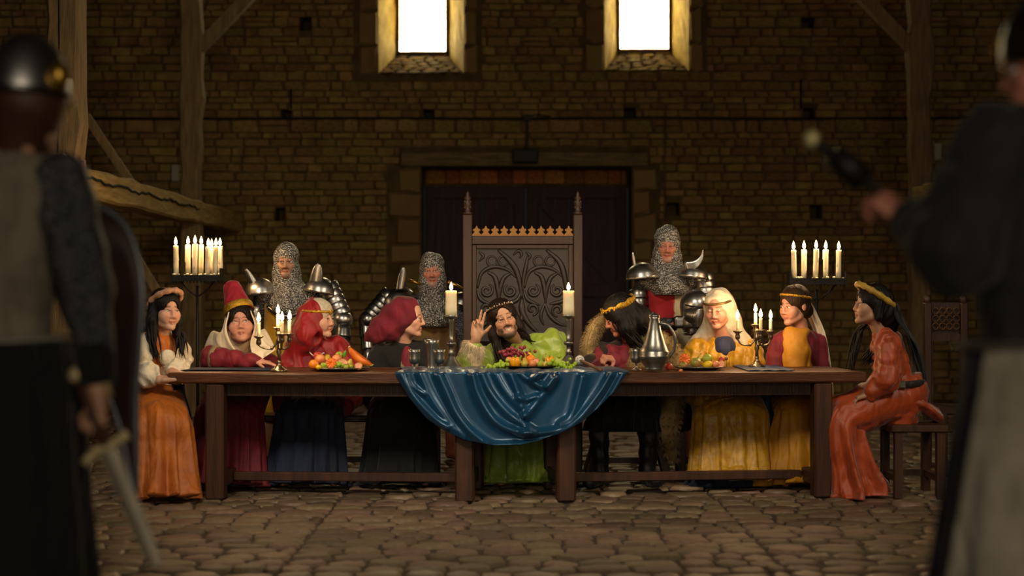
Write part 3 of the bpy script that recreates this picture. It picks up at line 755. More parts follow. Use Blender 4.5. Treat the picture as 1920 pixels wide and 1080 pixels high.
# carved side chair in the dark behind the right end
CY = 11.2; c0 = P(1775, 700, CY)*A3(1, 1, 0)
ch = thing('carved_chair', c0, 'dark carved chair with gilt tracery in the shadow at the far right', 'chair')
for s_ in (-1, 1):
    q = MB(); q.box(c0+A3(s_*.13+(.0), .03, .6), (.05, .06, 1.2), bev=.006); ps = q.build('post', M_throne, ch, smooth=False)
    q = MB(); q.ell(c0+A3(s_*.13, .03, 1.22), (.03, .03, .04), n=8, m=6); q.build('finial', M_throne, ps)
    q = MB(); q.box(c0+A3(s_*.13, -.38, .22), (.05, .05, .44), bev=.005); q.build('leg', M_throne, ch, smooth=False)
q = MB()
for k in range(4):
    for j in range(3): 
        t_ = np.linspace(0, 2*math.pi, 11); cc = c0+A3(-.075+.05*k, .02, 1.03+.055*j); q.tube([cc+A3(.022*math.cos(a), 0, .024*math.sin(a)) for a in t_], .006, 5)
q.build('gilt_tracery', mat('shaded_gilt', '#5a3e18', .6, metal=.2), ch)  # gilt made darker in its colour for the shade around the chair
q = MB(); q.box(c0+A3(0, .05, 1.08), (.22, .015, .24)); q.build('back_panel', M_throne, ch, smooth=False)
q = MB(); q.box(c0+A3(0, .04, .95), (.24, .03, .05)); q.build('back_rail', M_throne, ch, smooth=False)
q = MB(); q.box(c0+A3(0, -.17, .45), (.34, .46, .05), bev=.008); q.build('seat', M_throne, ch, smooth=False)

# ================================================================== candles and their holders
candle_no = [0]
def candle(loc, r, h, lab, group, lean=(0, 0), twin=False, energy=1.0, drip=0):
    loc = np.asarray(loc, float); o = thing('candle', loc, lab, 'candle', group); q = MB()
    ax = nrm(A3(lean[0], lean[1], 1)); R = np.column_stack([nrm(np.cross(A3(0, 1, 0), ax)), np.cross(ax, nrm(np.cross(A3(0, 1, 0), ax))), ax])
    q.lathe([(r*1.02, 0), (r, h*.3), (r*.97, h*.85), (r*1.0, h*.97), (r*.92, h), (r*.75, h-.004), (r*.3, h-.007), (.0005, h-.008)], loc, 14, R)
    rr = np.random.default_rng(int(abs(loc[0]*1000)+loc[2]*10))
    for k in range(drip):
        a = rr.uniform(0, 6.28); l_ = rr.uniform(.3, .9)*h; pts = [loc+R @ A3(r*math.cos(a), r*math.sin(a), h-.004), loc+R @ A3(r*1.02*math.cos(a), r*1.02*math.sin(a), h-l_*.6), loc+R @ A3(r*1.05*math.cos(a+.1), r*1.05*math.sin(a+.1), h-l_)]
        q.tube(catmull(pts, 8), [r*.12, r*.14, r*.13, r*.13, r*.14, r*.16, r*.2, r*.1], 6)
    q.build('wax', M_wax, o)
    for k in ((-.55, .55) if twin else (0,)):
        top = loc+R @ A3(k*r, 0, h)
        q = MB(); q.tube([top-A3(0, 0, .008), top+A3(.001, 0, .012)], .0015, 5); q.build('wick', M_wick, o)
        fh = .062 if r < .03 else .055; fr = .0118
        q = MB(); q.lathe([(.0005, .004), (fr*.55, .008), (fr*.95, fh*.28), (fr, fh*.42), (fr*.7, fh*.66), (fr*.3, fh*.87), (.0004, fh)], top, 10, cap=False); q.build('flame', M_flame, o)
    if energy:
        lt = lamp('candle_light', 'POINT', loc+R @ A3(0, 0, h+.075), energy, (1.0, .63, .32), radius=.03)
    return o
def candelabrum(u, v, lab, arms, z_add=0.0):
    b = onZ(u, v, TZ); b[2] += z_add; o = thing('candelabrum', b, lab, 'candelabrum', 'branched candelabra on the table'); Y = b[1]; s_ = Y/F
    q = MB(); q.lathe([(.052, 0), (.055, .006), (.05, .014), (.03, .024), (.018, .04), (.012, .05), (.016, .06), (.012, .07)], b, 24); q.build('foot', M_silver, o)
    q = MB(); q.lathe([(.012, .07), (.01, .1), (.018, .125), (.012, .14), (.011, .17), (.017, .185), (.02, .195), (.012, .205), (.014, .23), (.01, .25)], b, 16); q.build('stem', M_silver, o)
    for (du, top, dy, energy, hc) in arms:
        x = du*s_; c = b+A3(x, dy, 0); zt = (v-top)*s_
        if abs(x) > .02 or abs(dy) > .02:
            q = MB(); st = b+A3(0, 0, .2); pts = [st, st+A3(x*.35, dy*.35, -.055), st+A3(x*.8, dy*.8, -.05), c+A3(0, 0, zt-.055)]
            q.tube(catmull(pts, 16), .0065, 7); q.ell(st+A3(x*.35, dy*.35, -.055), (.011, .011, .011), n=8, m=6); q.build('arm', M_silver, o)
        else:
            q = MB(); q.tube([b+A3(0, 0, .24), c+A3(0, 0, zt-.05)], .008, 7); q.build('arm', M_silver, o)
        q = MB(); q.lathe([(.004, zt-.062), (.016, zt-.05), (.017, zt-.035), (.012, zt-.02), (.03, zt-.006), (.031, zt), (.013, zt+.002)], c, 16); q.build('socket', M_silver, o)
        candle(c+A3(0, 0, zt), .0105, hc, arms_lab[(u, du, dy)], 'short candles in the candelabra', energy=energy)
arms_lab = {(523, -38, 0): 'short lit candle on the left arm of the left candelabrum', (523, -3, .03): 'lit candle standing highest on the left candelabrum', (523, 8, -.05): 'short lit candle on the front arm of the left candelabrum', (523, 20, 0): 'short lit candle on the right arm of the left candelabrum',
            (1419, -36, 0): 'short lit candle on the left arm of the right candelabrum', (1419, -1, .03): 'lit candle standing highest on the right candelabrum', (1419, 5, -.05): 'short lit candle on the front arm of the right candelabrum', (1419, 26, 0): 'short lit candle on the right arm of the right candelabrum'}
candelabrum(523, 697, 'silver branched candelabrum before the lady in the red hat', [(-38, 630, 0, 4.5, .085), (-3, 614, .03, 0, .08), (8, 625, -.05, 4.5, .075), (20, 625, 0, 0, .08)])
candelabrum(1419, 690, 'silver branched candelabrum between the two ladies in yellow', [(-36, 622, 0, 4.5, .075), (-1, 610, .03, 0, .075), (5, 620, -.05, 4.5, .075), (26, 622, 0, 0, .075)], .006)
def candlestick(u, v, lab, clab):
    b = onZ(u, v, TZ); o = thing('candlestick', b, lab, 'candlestick', 'pair of tall pewter candlesticks')
    q = MB(); q.lathe([(.078, 0), (.08, .006), (.07, .016), (.045, .05), (.024, .078), (.02, .085)], b, 24); q.build('base', M_pewter, o)
    q = MB(); q.lathe([(.02, .085), (.018, .1), (.022, .105), (.014, .112), (.014, .15), (.03, .153), (.032, .165), (.03, .172), (.014, .176), (.013, .22), (.013, .3), (.018, .315), (.016, .325)], b, 20); q.build('stem', M_pewter, o)
    q = MB(); q.lathe([(.016, .32), (.04, .33), (.044, .345), (.041, .347), (.036, .34), (.01, .338)], b, 24); q.build('drip_pan', M_pewter, o)
    candle(b+A3(0, 0, .339), .037, .165, clab, 'thick candles on the tall candlesticks', energy=6)
candlestick(846, 692, 'tall pewter candlestick left of the man in green', 'thick cream candle burning left of the man in green')
candlestick(1066, 690, 'tall pewter candlestick right of the man in green', 'thick cream candle burning right of the man in green')
M_iron = mat('wrought_iron', '#2a2622', .5, metal=.7, var=.3, scale=20, bump=.3, bscale=60)
def floor_stand(u0, u1, v, Y, lab, cand, gl):
    a, b = P(u0, v, Y), P(u1, v, Y); c = (a+b)/2; o = thing('candle_stand', c*A3(1, 1, 0), lab, 'candle stand', 'tall floor candle stands')
    wd = b[0]-a[0]; z = a[2]
    q = MB(); q.tube([c*A3(1, 1, 0)+A3(0, 0, .1), c-A3(0, 0, .08)], .011, 8); q.tube([c*A3(1, 1, 0)+A3(0, 0, .62), c*A3(1, 1, 0)+A3(0, 0, .66)], .016, 8); q.build('pole', M_iron, o)
    for k in range(3):
        an = k*2.094+.5; q = MB(); q.tube(catmull([c*A3(1, 1, 0)+A3(0, 0, .14), c*A3(1, 1, 0)+A3(.12*math.cos(an), .12*math.sin(an), .1), c*A3(1, 1, 0)+A3(.22*math.cos(an), .22*math.sin(an), .012)], 10), .01, 6); q.build('foot', M_iron, o)
    q = MB(); q.box(c-A3(0, 0, .012), (wd, .13, .012)); q.build('tray', M_iron, o, smooth=False)
    q = MB(); q.box(c+A3(0, -.065, -.025), (wd, .006, .045)); q.box(c+A3(0, .065, -.025), (wd, .006, .045))
    for k in range(14): q.tube([c+A3(-wd/2+wd*(k+.5)/14, -.068, -.045), c+A3(-wd/2+wd*(k+.5)/14, -.068, -.062)], [.006, .002], 5)
    for s_ in (-1, 1): q.box(c+A3(s_*wd/2, 0, -.0), (.008, .13, .09))
    q.build('rim', M_iron, o, smooth=False)
    for s_ in (-1, 1):
        q = MB(); q.tube(catmull([c-A3(0, 0, .16), c+A3(s_*wd*.22, 0, -.1), c+A3(s_*wd*.4, 0, -.02)], 8), .006, 6); q.build('bracket', M_iron, o)
    q = MB()
    for k in range(16):
        q.ell(c+A3(random.uniform(-.48, .48)*wd, random.uniform(-.05, .05), random.uniform(-.004, .004)), (.012, .01, .008), n=6, m=5)
    q.build('wax_drips', M_wax, o)
    for k, (cu, top, dy, en, lb, tw) in enumerate(cand):
        p = A3((cu-960)*Y/F, Y+dy, z-.006); h = (v-top)*Y/F
        candle(p, .0185, h, lb, gl, lean=(random.uniform(-.03, .03), 0), energy=en, drip=2)
floor_stand(325, 416, 515, 11.2, 'iron floor candle stand behind the lady with the padded headband',
  [(332, 459, -.03, 5, 'slim lit candle at the left end of the left floor stand', 0), (351, 457, .03, 0, 'slim lit candle standing second on the left floor stand', 0), (367, 456, -.03, 0, 'slim lit candle left of the middle pair on the left floor stand', 0),
   (375, 457, .035, 5, 'slim lit candle right of the middle pair on the left floor stand', 0), (390, 461, -.02, 0, 'slim lit candle just left of the two at the right end, left floor stand', 0), (396, 462, .04, 0, 'slim lit candle half hidden behind the others on the left floor stand', 0), (405, 461, -.03, 5, 'slim lit candle last but one on the left floor stand', 0), (412, 460, .03, 0, 'slim lit candle at the right end of the left floor stand', 0)], 'candles on the left floor stand')
floor_stand(1479, 1583, 521, 10.9, 'iron floor candle stand behind the lady with the circlet',
  [(1489, 467, 0, 5, 'slim lit candle at the left end of the right floor stand', 0), (1508, 466, .02, 0, 'second slim lit candle from the left on the right floor stand', 0), (1528, 465, -.02, 5, 'middle slim lit candle on the right floor stand', 0), (1549, 466, .02, 0, 'fourth slim lit candle from the left on the right floor stand', 0), (1572, 467, 0, 5, 'slim lit candle at the right end of the right floor stand', 0)], 'candles on the right floor stand')

# ================================================================== cloth on the table
def px_cloth():
    sil = [(741, 702), (770, 748), (800, 784), (832, 806), (870, 824), (925, 835), (975, 834), (1010, 826), (1050, 812), (1090, 791), (1120, 766), (1150, 735), (1174, 702)]
    su, sv = zip(*sil)
    rid = [([(225, 130), (300, 260), (420, 390), (500, 450)], 1.0, 10), ([(270, 130), (300, 200), (360, 250)], .6, 8), ([(345, 140), (410, 280), (520, 430), (600, 500)], .6, 14), ([(455, 140), (500, 240), (560, 370), (640, 470), (740, 550)], 1.3, 11),
           ([(655, 140), (690, 260), (780, 405), (900, 470), (1010, 480)], 1.4, 11), ([(710, 130), (760, 240), (860, 360), (990, 455)], 1.0, 10), ([(790, 130), (850, 230), (930, 330)], .6, 10), ([(870, 110), (910, 200), (945, 300), (965, 380)], 1.0, 10),
           ([(1070, 110), (1015, 175), (1090, 205), (1140, 150)], 1.2, 9), ([(1140, 160), (1040, 300), (965, 385)], .9, 11), ([(925, 270), (970, 285), (1030, 265)], .8, 8), ([(1310, 150), (1250, 370), (1180, 430)], .9, 13), ([(1480, 130), (1400, 260), (1250, 435), (1100, 478), (960, 490)], 1.3, 11), ([(1550, 130), (1450, 300), (1330, 430), (1100, 522), (850, 556), (740, 550)], 1.1, 9),
           ([(930, 120), (990, 160), (1060, 115)], .7, 9)]
    segs = []
    for pts, amp, wd in rid:
        c = catmull([(680+x/3.177, 660+y/3.177, 0) for x, y in pts], 26)[:, :2]; segs.append((c, amp, wd/3.177*2.1))
    nu, nv = 170, 110; G = np.zeros((nv+26, nu, 3))
    U = np.linspace(741, 1174, nu); VB = np.interp(U, su, sv)
    for j in range(nu):
        u = U[j]
        for i in range(nv):
            t = i/(nv-1); v = 700+(VB[j]-700)*t
            yb = 9.41; X = (u-960)*yb/F; yb = tfront(X); X = (u-960)*yb/F; disp = 0; A2 = np.array((u, v))
            for c, amp, wd in segs:
                a_ = c[:-1]; e_ = c[1:]-a_; t_ = np.clip(((A2-a_)*e_).sum(1)/(e_*e_).sum(1), 0, 1); d = np.sqrt(((a_+e_*t_[:, None]-A2)**2).sum(1).min()); disp += amp*math.exp(-(d/wd)**2)
            swag = math.sin(math.pi*np.clip((u-741)/433, 0, 1))*(v-700)/135
            y_ = yb-.012-.034*disp-.05*max(swag, 0)**1.0
            p = P(u, v, y_); 
            if i == 0: p[2] = TZ+.006
            G[26+i, j] = p
        for i in range(26):                                          # the part lying on the table top
            t = i/25; dpt = .62*(1-t)*(.75+.25*math.sin(math.pi*(j/nu))); yb = tfront((u-960)*9.41/F); y_ = yb+dpt-.012*t
            X = (u-960)*yb/F+.03*math.sin(9*dpt+j*.05)
            G[i, j] = (X, y_, TZ+.006+.010*abs(math.sin(j*.13+6*dpt))*(t < .92)+.006*abs(math.sin(j*.31+2)))
    return G
q = MB(); q.sheet(px_cloth(), -.003)
q.build('table_cloth', M_satin, label='blue satin cloth draped in a swag over the front of the table', cat='cloth')
def runner(lab, ptsL, ptsR, mtl, n=30):
    L_ = catmull(ptsL, n); R_ = catmull(ptsR, n); G = []
    for i in range(n):
        G.append([L_[i]+(R_[i]-L_[i])*t+A3(0, .006*math.sin(9*t+i*.2), .0) for t in np.linspace(0, 1, 13)])
    q = MB(); q.sheet(G, .003); return q.build('cloth_runner', mtl, label=lab, cat='cloth')
# right runner: lies under the candelabrum, crosses the table and hangs behind the legs with a swallow tail
yb = tfront(1.55)+.82
q = MB(); G = []
A_, B_ = 1.47, 1.76
path = [(tfront(1.55)+.02+.10, TZ+.004), (tfront(1.55)+.4, TZ+.004), (yb-.02, TZ+.004), (yb+.012, TZ-.02), (yb+.012, TZ-.15), (yb+.012, TZ-.32), (yb+.012, TZ-.5), (yb+.012, TZ-.63)]
for i, (yy_, zz_) in enumerate(path):
    row = []
    for t in np.linspace(0, 1, 15):
        z2 = zz_-(.0 if i < 7 else -.2*(1-abs(2*t-1))) ; sh = max(0, i-3)*.012
        row.append((A_+(B_-A_)*t+sh, yy_+.008*math.sin(14*t)*(i > 3), z2+(.004*abs(math.sin(11*t)) if i < 3 else 0)))
    G.append(row)
q.sheet(np.array(G), .003); q.build('cloth_runner', mat('blue_runner', '#1d3c5c', .6, var=.2, scale=8), label='navy swallow-tailed runner under the right candelabrum, hanging behind the table', cat='cloth', smooth=False)
q = MB(); G = []
xl = -2.11; yy0 = tfront(-2.0)+.5
for i, (xx, zz) in enumerate([(-1.5, TZ+.004), (-1.75, TZ+.004), (-2.0, TZ+.004), (-2.118, TZ+.004), (-2.126, TZ-.03), (-2.10, TZ-.15), (-2.04, TZ-.27), (-1.99, TZ-.4)]):
    wd_ = .34 if i < 5 else .34-.1*(i-4)
    G.append([(xx+.008*math.sin(t*9+i), yy0-.3+wd_*t, zz-(0 if i < 7 else .03)+.004*abs(math.sin(8*t+i))*(i < 3)) for t in np.linspace(0, 1, 11)])
q.sheet(np.array(G), .003); q.build('cloth_runner', M_navy, label='dark navy runner hanging off the left end of the table', cat='cloth')

# ================================================================== vessels
def goblet(u, v, lab, h=.135, r=.038):
    b = onZ(u, v, TZ+.006); o = thing('goblet', b, lab, 'goblet', 'pewter goblets'); k = h/.135
    q = MB(); q.lathe([(.034, 0), (.034, .004), (.012, .012), (.007, .02), (.007, .038), (.011, .043)], b, 20); q.build('foot', M_pewter, o)
    q = MB(); q.lathe([(.008, .042), (r*.75, .05*k), (r*.9, .07*k), (r*.93, .075*k), (r*.9, .08*k), (r*.92, .115*k), (r, h), (r-.003, h), (r*.85, .08*k), (.005, .055*k)], b, 24, cap=False); q.build('bowl', M_pewter, o)
goblet(777, 696, 'pewter goblet left of the tall beaker, before the crimson hood'); goblet(824, 696, 'pewter goblet right of the tall beaker, by the left candlestick'); goblet(1193, 694, 'pewter goblet standing left of the flagon')
b = onZ(810, 693, TZ+.006); q = MB(); q.lathe([(.036, 0), (.037, .006), (.031, .014), (.031, .03), (.033, .1), (.042, .16), (.05, .19), (.047, .19), (.03, .1), (.028, .02), (.003, .018)], b, 26, cap=False)
q.lathe([(.002, .0), (.036, 0)], b, 26, cap=False); q.build('beaker', M_pewter, label='tall flared pewter beaker between two goblets', cat='beaker', loc=b)
b = onZ(1227, 694, TZ+.012); o = thing('flagon', b, 'big-bellied pewter flagon with a narrow neck and curved handle', 'flagon')
q = MB(); q.lathe([(.06, 0), (.062, .012), (.058, .02), (.078, .045), (.092, .08), (.094, .09), (.089, .094), (.091, .115), (.086, .119), (.07, .16), (.055, .205), (.044, .24), (.041, .25), (.034, .29), (.03, .315), (.033, .33), (.028, .332), (.003, .332)], b, 32); q.build('body', M_pewter, o)
q = MB(); q.lathe([(.033, .328), (.034, .336), (.026, .345), (.01, .352), (.002, .36)], b, 24); q.build('lid', M_pewter, o)
q = MB(); q.tube(catmull([b+A3(.035, 0, .29), b+A3(.085, -.01, .275), b+A3(.125, -.015, .2), b+A3(.118, -.01, .12), b+A3(.085, 0, .075)], 18), .0065, 7, flat=1.4); q.build('handle', M_pewter, o)
# sceptre lying by the right candlestick
a = onZ(1087, 693, TZ+.006)+A3(0, 0, .06); o = thing('sceptre', a, 'wooden sceptre with a white ball end leaning on the table', 'sceptre'); a2 = onZ(1127, 694, TZ+.02)
q = MB(); q.tube([a, a2], .011, 8); q.build('shaft', mat('sceptre_wood', '#6e4a34', .5), o)
q = MB(); q.ell(a, (.03, .03, .03), n=16, m=10); kn = q.build('knob', mat('white_knob', '#d8d2c8', .3, var=.15, scale=30), o)
q = MB()
for k in range(8):
    an = k*math.pi/4; q.ell(a+A3(.017*math.cos(an), -.024, .017*math.sin(an)), (.004, .004, .004), n=6, m=5)
q.ell(a+A3(0, -.03, 0), (.005, .004, .005), n=6, m=5); q.build('stud', M_pewter, kn)

# ================================================================== fruit
def fm_(n, c, c2=None, **k): return mat(n, c, k.pop('rough', .38), var=.3, scale=k.pop('scale', 18), color2=c2, bump=.1, bscale=90, **k)
FR = dict(orange=fm_('orange_peel', '#f08a18', '#e0700c'), lemon=fm_('lemon_peel', '#f2c81e', '#e2ae12'), green=fm_('green_apple_skin', '#8aa02c', '#b6a83a'), pear=fm_('pear_skin', '#c8b23c', '#a8862c'), peach=fm_('peach_skin', '#e89a5a', '#d0603a'), red=fm_('red_apple_skin', '#a81c20', '#d05a3a'),
          grapeg=fm_('green_grape_skin', '#a8c030', '#8aa626', rough=.25), graper=fm_('red_grape_skin', '#7a1a2c', '#a23a4a', rough=.25), melon=fm_('melon_flesh', '#f58220', '#ea6a12'), rind=fm_('melon_rind', '#d8c88a', '#b8b070'), fig=fm_('cut_fig_flesh', '#e2785a', '#f0b080'), kiwi=fm_('mango_skin', '#7a8a2c', '#b06a3a'), leaf=fm_('leaf_green', '#5f9a28', '#467a1c'), stalk=fm_('stalk', '#4a3a1c'), pepper=fm_('pepper_skin', '#f2a60c', '#e88a08', rough=.25))
def lumpy(c, r, seed, amp=.03, n=14, m=10, R=None):
    q = MB(); q.ell((0, 0, 0), (1, 1, 1), n=n, m=m); V = q.v[0]; rr = np.random.default_rng(seed); k = rr.normal(0, 1, (3, 3))
    s_ = 1+amp*(np.sin(V @ k[0]*2)+np.sin(V @ k[1]*3)); V = V*s_[:, None]*np.asarray(r)
    if R is not None: V = V @ R.T
    q.v[0] = V+np.asarray(c); return q
def fruit(kind, c, r, lab, group, seed=0):
    c = np.asarray(c, float); base = c-A3(0, 0, r); o = thing(kind, base, lab, 'fruit', group)
    R = rot3(seed*40, 10*(seed % 3), 8*(seed % 5)-16)
    if kind == 'pear':
        q = MB(); q.lathe([(.002, -r), (.6*r, -.85*r), (.98*r, -.3*r), (.95*r, .1*r), (.6*r, .7*r), (.4*r, 1.1*r), (.25*r, 1.35*r), (.002, 1.4*r)], c, 14, R, cap=False); q.build('flesh', FR['pear'], o)
        q = MB(); q.tube([c+R @ A3(0, 0, 1.35*r), c+R @ A3(.1*r, 0, 1.75*r)], .0025, 5); q.build('stalk', FR['stalk'], o)
    elif kind in ('orange', 'lemon', 'apple', 'peach', 'mango'):
        mm = dict(orange='orange', lemon='lemon', peach='peach', mango='kiwi').get(kind) or ('green' if 'green' in lab else 'red')
        rad = dict(lemon=(1.25*r, r*.92, r*.92), mango=(1.3*r, r, .9*r)).get(kind, (r, r, r*.94))
        lumpy(c, rad, seed, .02, R=R).build('flesh', FR[mm], o)
        q = MB(); q.tube([c+R @ A3(0, 0, r*.9), c+R @ A3(.004, 0, r*1.15)], .0025, 5); q.build('stalk', FR['stalk'], o)
    elif kind == 'pepper':
        q = MB()
        for k in range(4): q.ell(c+R @ A3(.42*r*math.cos(k*1.57), .42*r*math.sin(k*1.57), 0), (.62*r, .62*r, 1.05*r), R, 12, 8)
        q.build('flesh', FR['pepper'], o); q = MB(); q.tube([c+R @ A3(0, 0, r*.9), c+R @ A3(.1*r, 0, r*1.4)], .004, 6); q.build('stalk', FR['leaf'], o)
    elif kind == 'orange_half':
        d = nrm(A3(.2*math.sin(seed), -1, .45)); x = nrm(np.cross(d, A3(0, 0, 1))); Rm = np.column_stack([x, np.cross(d, x), d])
        q = MB(); q.lathe([(.002, -r), (.6*r, -.8*r), (.92*r, -.4*r), (r, 0), (.93*r, .01), (.9*r, .004)], c, 18, Rm, cap=False); q.build('peel', FR['orange'], o)
        q = MB(); q.lathe([(.91*r, .002), (.5*r, .004), (.002, .003)], c, 18, Rm, cap=False)
        for k in range(9): q.tube([c+Rm @ A3(.1*r*math.cos(k*.7), .1*r*math.sin(k*.7), .004), c+Rm @ A3(.82*r*math.cos(k*.7), .82*r*math.sin(k*.7), .004)], [.002, .008], 5)
        q.build('pulp', FR['melon'], o)
    elif kind == 'cut_fig':
        d = nrm(A3(.3*math.sin(seed), -1, .5)); x = nrm(np.cross(d, A3(0, 0, 1))); Rm = np.column_stack([x, np.cross(d, x), d])
        q = MB(); q.lathe([(.002, -1.1*r), (.6*r, -.8*r), (.95*r, -.3*r), (r, 0), (.86*r, .003)], c, 14, Rm, cap=False); q.build('skin', FR['pear'], o)
        q = MB(); q.lathe([(.88*r, .002), (.6*r, -.004), (.3*r, .003), (.002, .0)], c, 14, Rm, cap=False); q.build('pulp', FR['fig'], o)
    elif kind == 'melon_wedge':
        q = MB(); L_ = []; n = 15
        for a in np.linspace(-.15, math.pi*.56, n):
            ca, sa = math.cos(a), math.sin(a)
            L_.append([c+A3(-.02+r*1.6*ca*.0, 0, 0)+A3(0, .0, 0), ])
        G = []
        for a in np.linspace(0, math.pi, n): 
            p = A3(-math.cos(a)*1.0, 0, -math.sin(a)*.42)*r*1.5
            G.append([c+p+A3(0, -.02*math.sin(a), .5*r), c+p*.86+A3(0, -.035*math.sin(a)-.003, .5*r), c+p*.3+A3(0, -.014, .5*r), c+p*.86+A3(0, .035*math.sin(a)+.003, .5*r), c+p+A3(0, .02*math.sin(a), .5*r)])
        th_ = math.radians(-38); Rr = rot3(15, 0, 0) @ np.array([[math.cos(th_), 0, -math.sin(th_)], [0, 1, 0], [math.sin(th_), 0, math.cos(th_)]])
        Rf = np.array(Matrix.Rotation(math.radians(48), 3, 'X')); G = np.array(G); G = (G-c) @ (Rr @ Rf).T+c+A3(0, 0, .012)
        q.grid(G); q.build('flesh', FR['melon'], o)
        q = MB(); q.sheet(G[:, [0, 4]] if False else np.stack([G[:, 0], G[:, 0]*.5+G[:, 4]*.5+(G[:, 0]-c)*.04, G[:, 4]], 1), .006); q.build('rind', FR['rind'], o)
    return o
def grapes(c, n, rr_, lab, kind, spread, seed):
    c = np.asarray(c, float); o = thing('grape_bunch', c-A3(0, 0, rr_), lab, 'grapes', 'bunches of grapes'); q = MB(); q.ell((0, 0, 0), (1, 1, 1.05), n=9, m=7); me = q.data('grape'); me.materials.append(FR[kind]); r = np.random.default_rng(seed)
    for k in range(n):
        p = c+A3(r.normal(0, spread[0]), r.normal(0, spread[1]), abs(r.normal(0, spread[2]))); s_ = rr_*r.uniform(.85, 1.12)
        inst('grape', me, None, o, p, (s_, s_, s_))
    q = MB(); q.tube(catmull([c+A3(-spread[0], 0, .01), c+A3(0, .01, spread[2]), c+A3(spread[0]*1.2, .02, spread[2]*1.2)], 8), .0025, 5); q.build('stalk', FR['stalk'], o)
def platter(u, v, r, lab, ry=None, zadd=0.0, mtl=None):
    b = onZ(u, v, TZ)+A3(0, ry or r*.7, zadd); q = MB(); q.lathe([(r*.6, 0), (r*.62, .004), (r*.85, .01), (r, .02), (r*.995, .024), (r*.84, .015), (r*.6, .009), (.003, .009)], b, 36); q.build('platter', mtl or M_pewter, label=lab, cat='platter', loc=b); return b
def pile(items, bz, Ybase, where, group):
    for k, (kind, u, v, r, dy, look) in enumerate(items):
        c = P(u, v, Ybase+dy); c[2] = max(c[2], bz+r*.9); fruit(kind, c, r, look+' '+where, group, k+1)
b = platter(632, 697, .19, 'round pewter platter under the fruit before the red veil', .13)
pile([('orange', 588, 687, .033, -.09, 'orange at the left end'), ('lemon', 597, 691, .018, -.14, 'small lemon at the front left'), ('peach', 600, 674, .034, -.02, 'peach behind the left orange'), ('apple', 596, 668, .03, .05, 'red apple at the upper left'), ('pear', 614, 676, .028, .03, 'yellow pear half buried at the left'),
      ('apple', 607, 690, .024, -.1, 'small green apple at the front'), ('orange_half', 621, 681, .036, -.07, 'cut orange half facing the front'), ('cut_fig', 643, 681, .032, -.08, 'cut fig in the middle'), ('peach', 632, 674, .034, 0, 'pale peach on top'), ('apple', 636, 666, .026, .03, 'small green apple on top'),
      ('pear', 655, 683, .026, -.03, 'brownish pear right of the middle'), ('cut_fig', 672, 688, .026, -.12, 'pink cut fig at the front right'), ('apple', 649, 692, .018, -.13, 'tiny green apple at the front'), ('melon_wedge', 673, 677, .062, .03, 'orange melon wedge at the right end')], b[2]+.012, b[1], 'on the left fruit platter', 'fruit on the left platter')
grapes(b+A3(.02, -.13, .03), 12, .0105, 'small bunch of green grapes at the front of the left fruit platter', 'grapeg', (.035, .012, .012), 3)
lf = MB(); a = P(645, 672, b[1]); G = [[a+A3(-.012*math.sin(t*3.14)*s_+.01*t, .004*s_*s_, .055*t) for s_ in (-1, 0, 1)] for t in np.linspace(0.02, 1, 8)]
lf.sheet(np.array(G), .0015); lf.build('leaf', FR['leaf'], label='green leaf standing up in the left fruit platter', cat='leaf')
b = platter(995, 697, .23, 'dark wide platter under the fruit before the man in green', .2, .012, mat('dark_platter', '#3a3430', .4, metal=.5))
pile([('pepper', 966, 685, .034, -.14, 'yellow pepper at the front'), ('peach', 955, 676, .026, -.05, 'pale peach at the left'), ('pear', 984, 686, .026, -.12, 'small pear at the front'), ('orange', 995, 675, .034, -.05, 'bright orange in the middle'), ('cut_fig', 1005, 679, .028, -.1, 'cut fig right of the orange'), ('peach', 999, 690, .026, -.15, 'small brown peach at the front'), ('apple', 1012, 688, .022, -.13, 'little green apple right of the middle'),
      ('pear', 983, 672, .024, .05, 'yellowish pear behind'), ('lemon', 990, 666, .022, .06, 'lemon at the back'), ('pepper', 1031, 682, .034, -.08, 'orange pepper at the right'), ('pear', 1022, 690, .02, -.14, 'small green pear at the right front'), ('apple', 1024, 672, .026, .02, 'large green apple at the back')], b[2]+.012, b[1], 'on the centre platter', 'fruit on the centre platter')
grapes(P(962, 667, b[1]), 60, .0115, 'heap of dark red grapes at the back of the centre platter', 'graper', (.05, .02, .022), 5)
grapes(P(941, 690, b[1]-.14), 30, .0125, 'bunch of green grapes at the left of the centre platter', 'grapeg', (.032, .02, .018), 6)
grapes(P(1050, 691, b[1]-.14), 44, .0125, 'bunch of green grapes at the right of the centre platter', 'grapeg', (.04, .02, .024), 8)
grapes(P(920, 693, b[1]-.12), 14, .0105, 'few loose green grapes on the blue cloth by the fur cuff', 'grapeg', (.03, .015, .006), 9)
b = platter(1316, 695, .165, 'round pewter platter under the fruit before the white-veiled lady', .12)
pile([('orange_half', 1284, 673, .036, .0, 'cut orange half tipped up'), ('mango', 1305, 684, .038, -.06, 'green mango in the middle'), ('apple', 1326, 673, .034, .03, 'large green apple at the back'), ('lemon', 1327, 685, .026, -.07, 'yellow lemon at the front'), ('peach', 1341, 684, .026, -.05, 'pale peach at the right'), ('cut_fig', 1352, 683, .026, -.04, 'cut fig at the right end'), ('apple', 1353, 675, .022, .02, 'small dark red apple at the back right'), ('mango', 1281, 688, .022, -.05, 'small green mango at the left'), ('pear', 1311, 674, .024, .06, 'pear leaning at the back')], b[2]+.012, b[1], 'on the right fruit platter', 'fruit on the right platter')
c = onZ(1255, 696, TZ)+A3(0, .05, .026); fruit('apple', c, .026, 'dark red apple lying on the table right of the flagon', 'loose fruit', 3)
c = onZ(1277, 699, TZ)+A3(0, .02, .012); fruit('peach', c, .012, 'tiny pinkish fruit lying before the right fruit platter', 'loose fruit', 4)

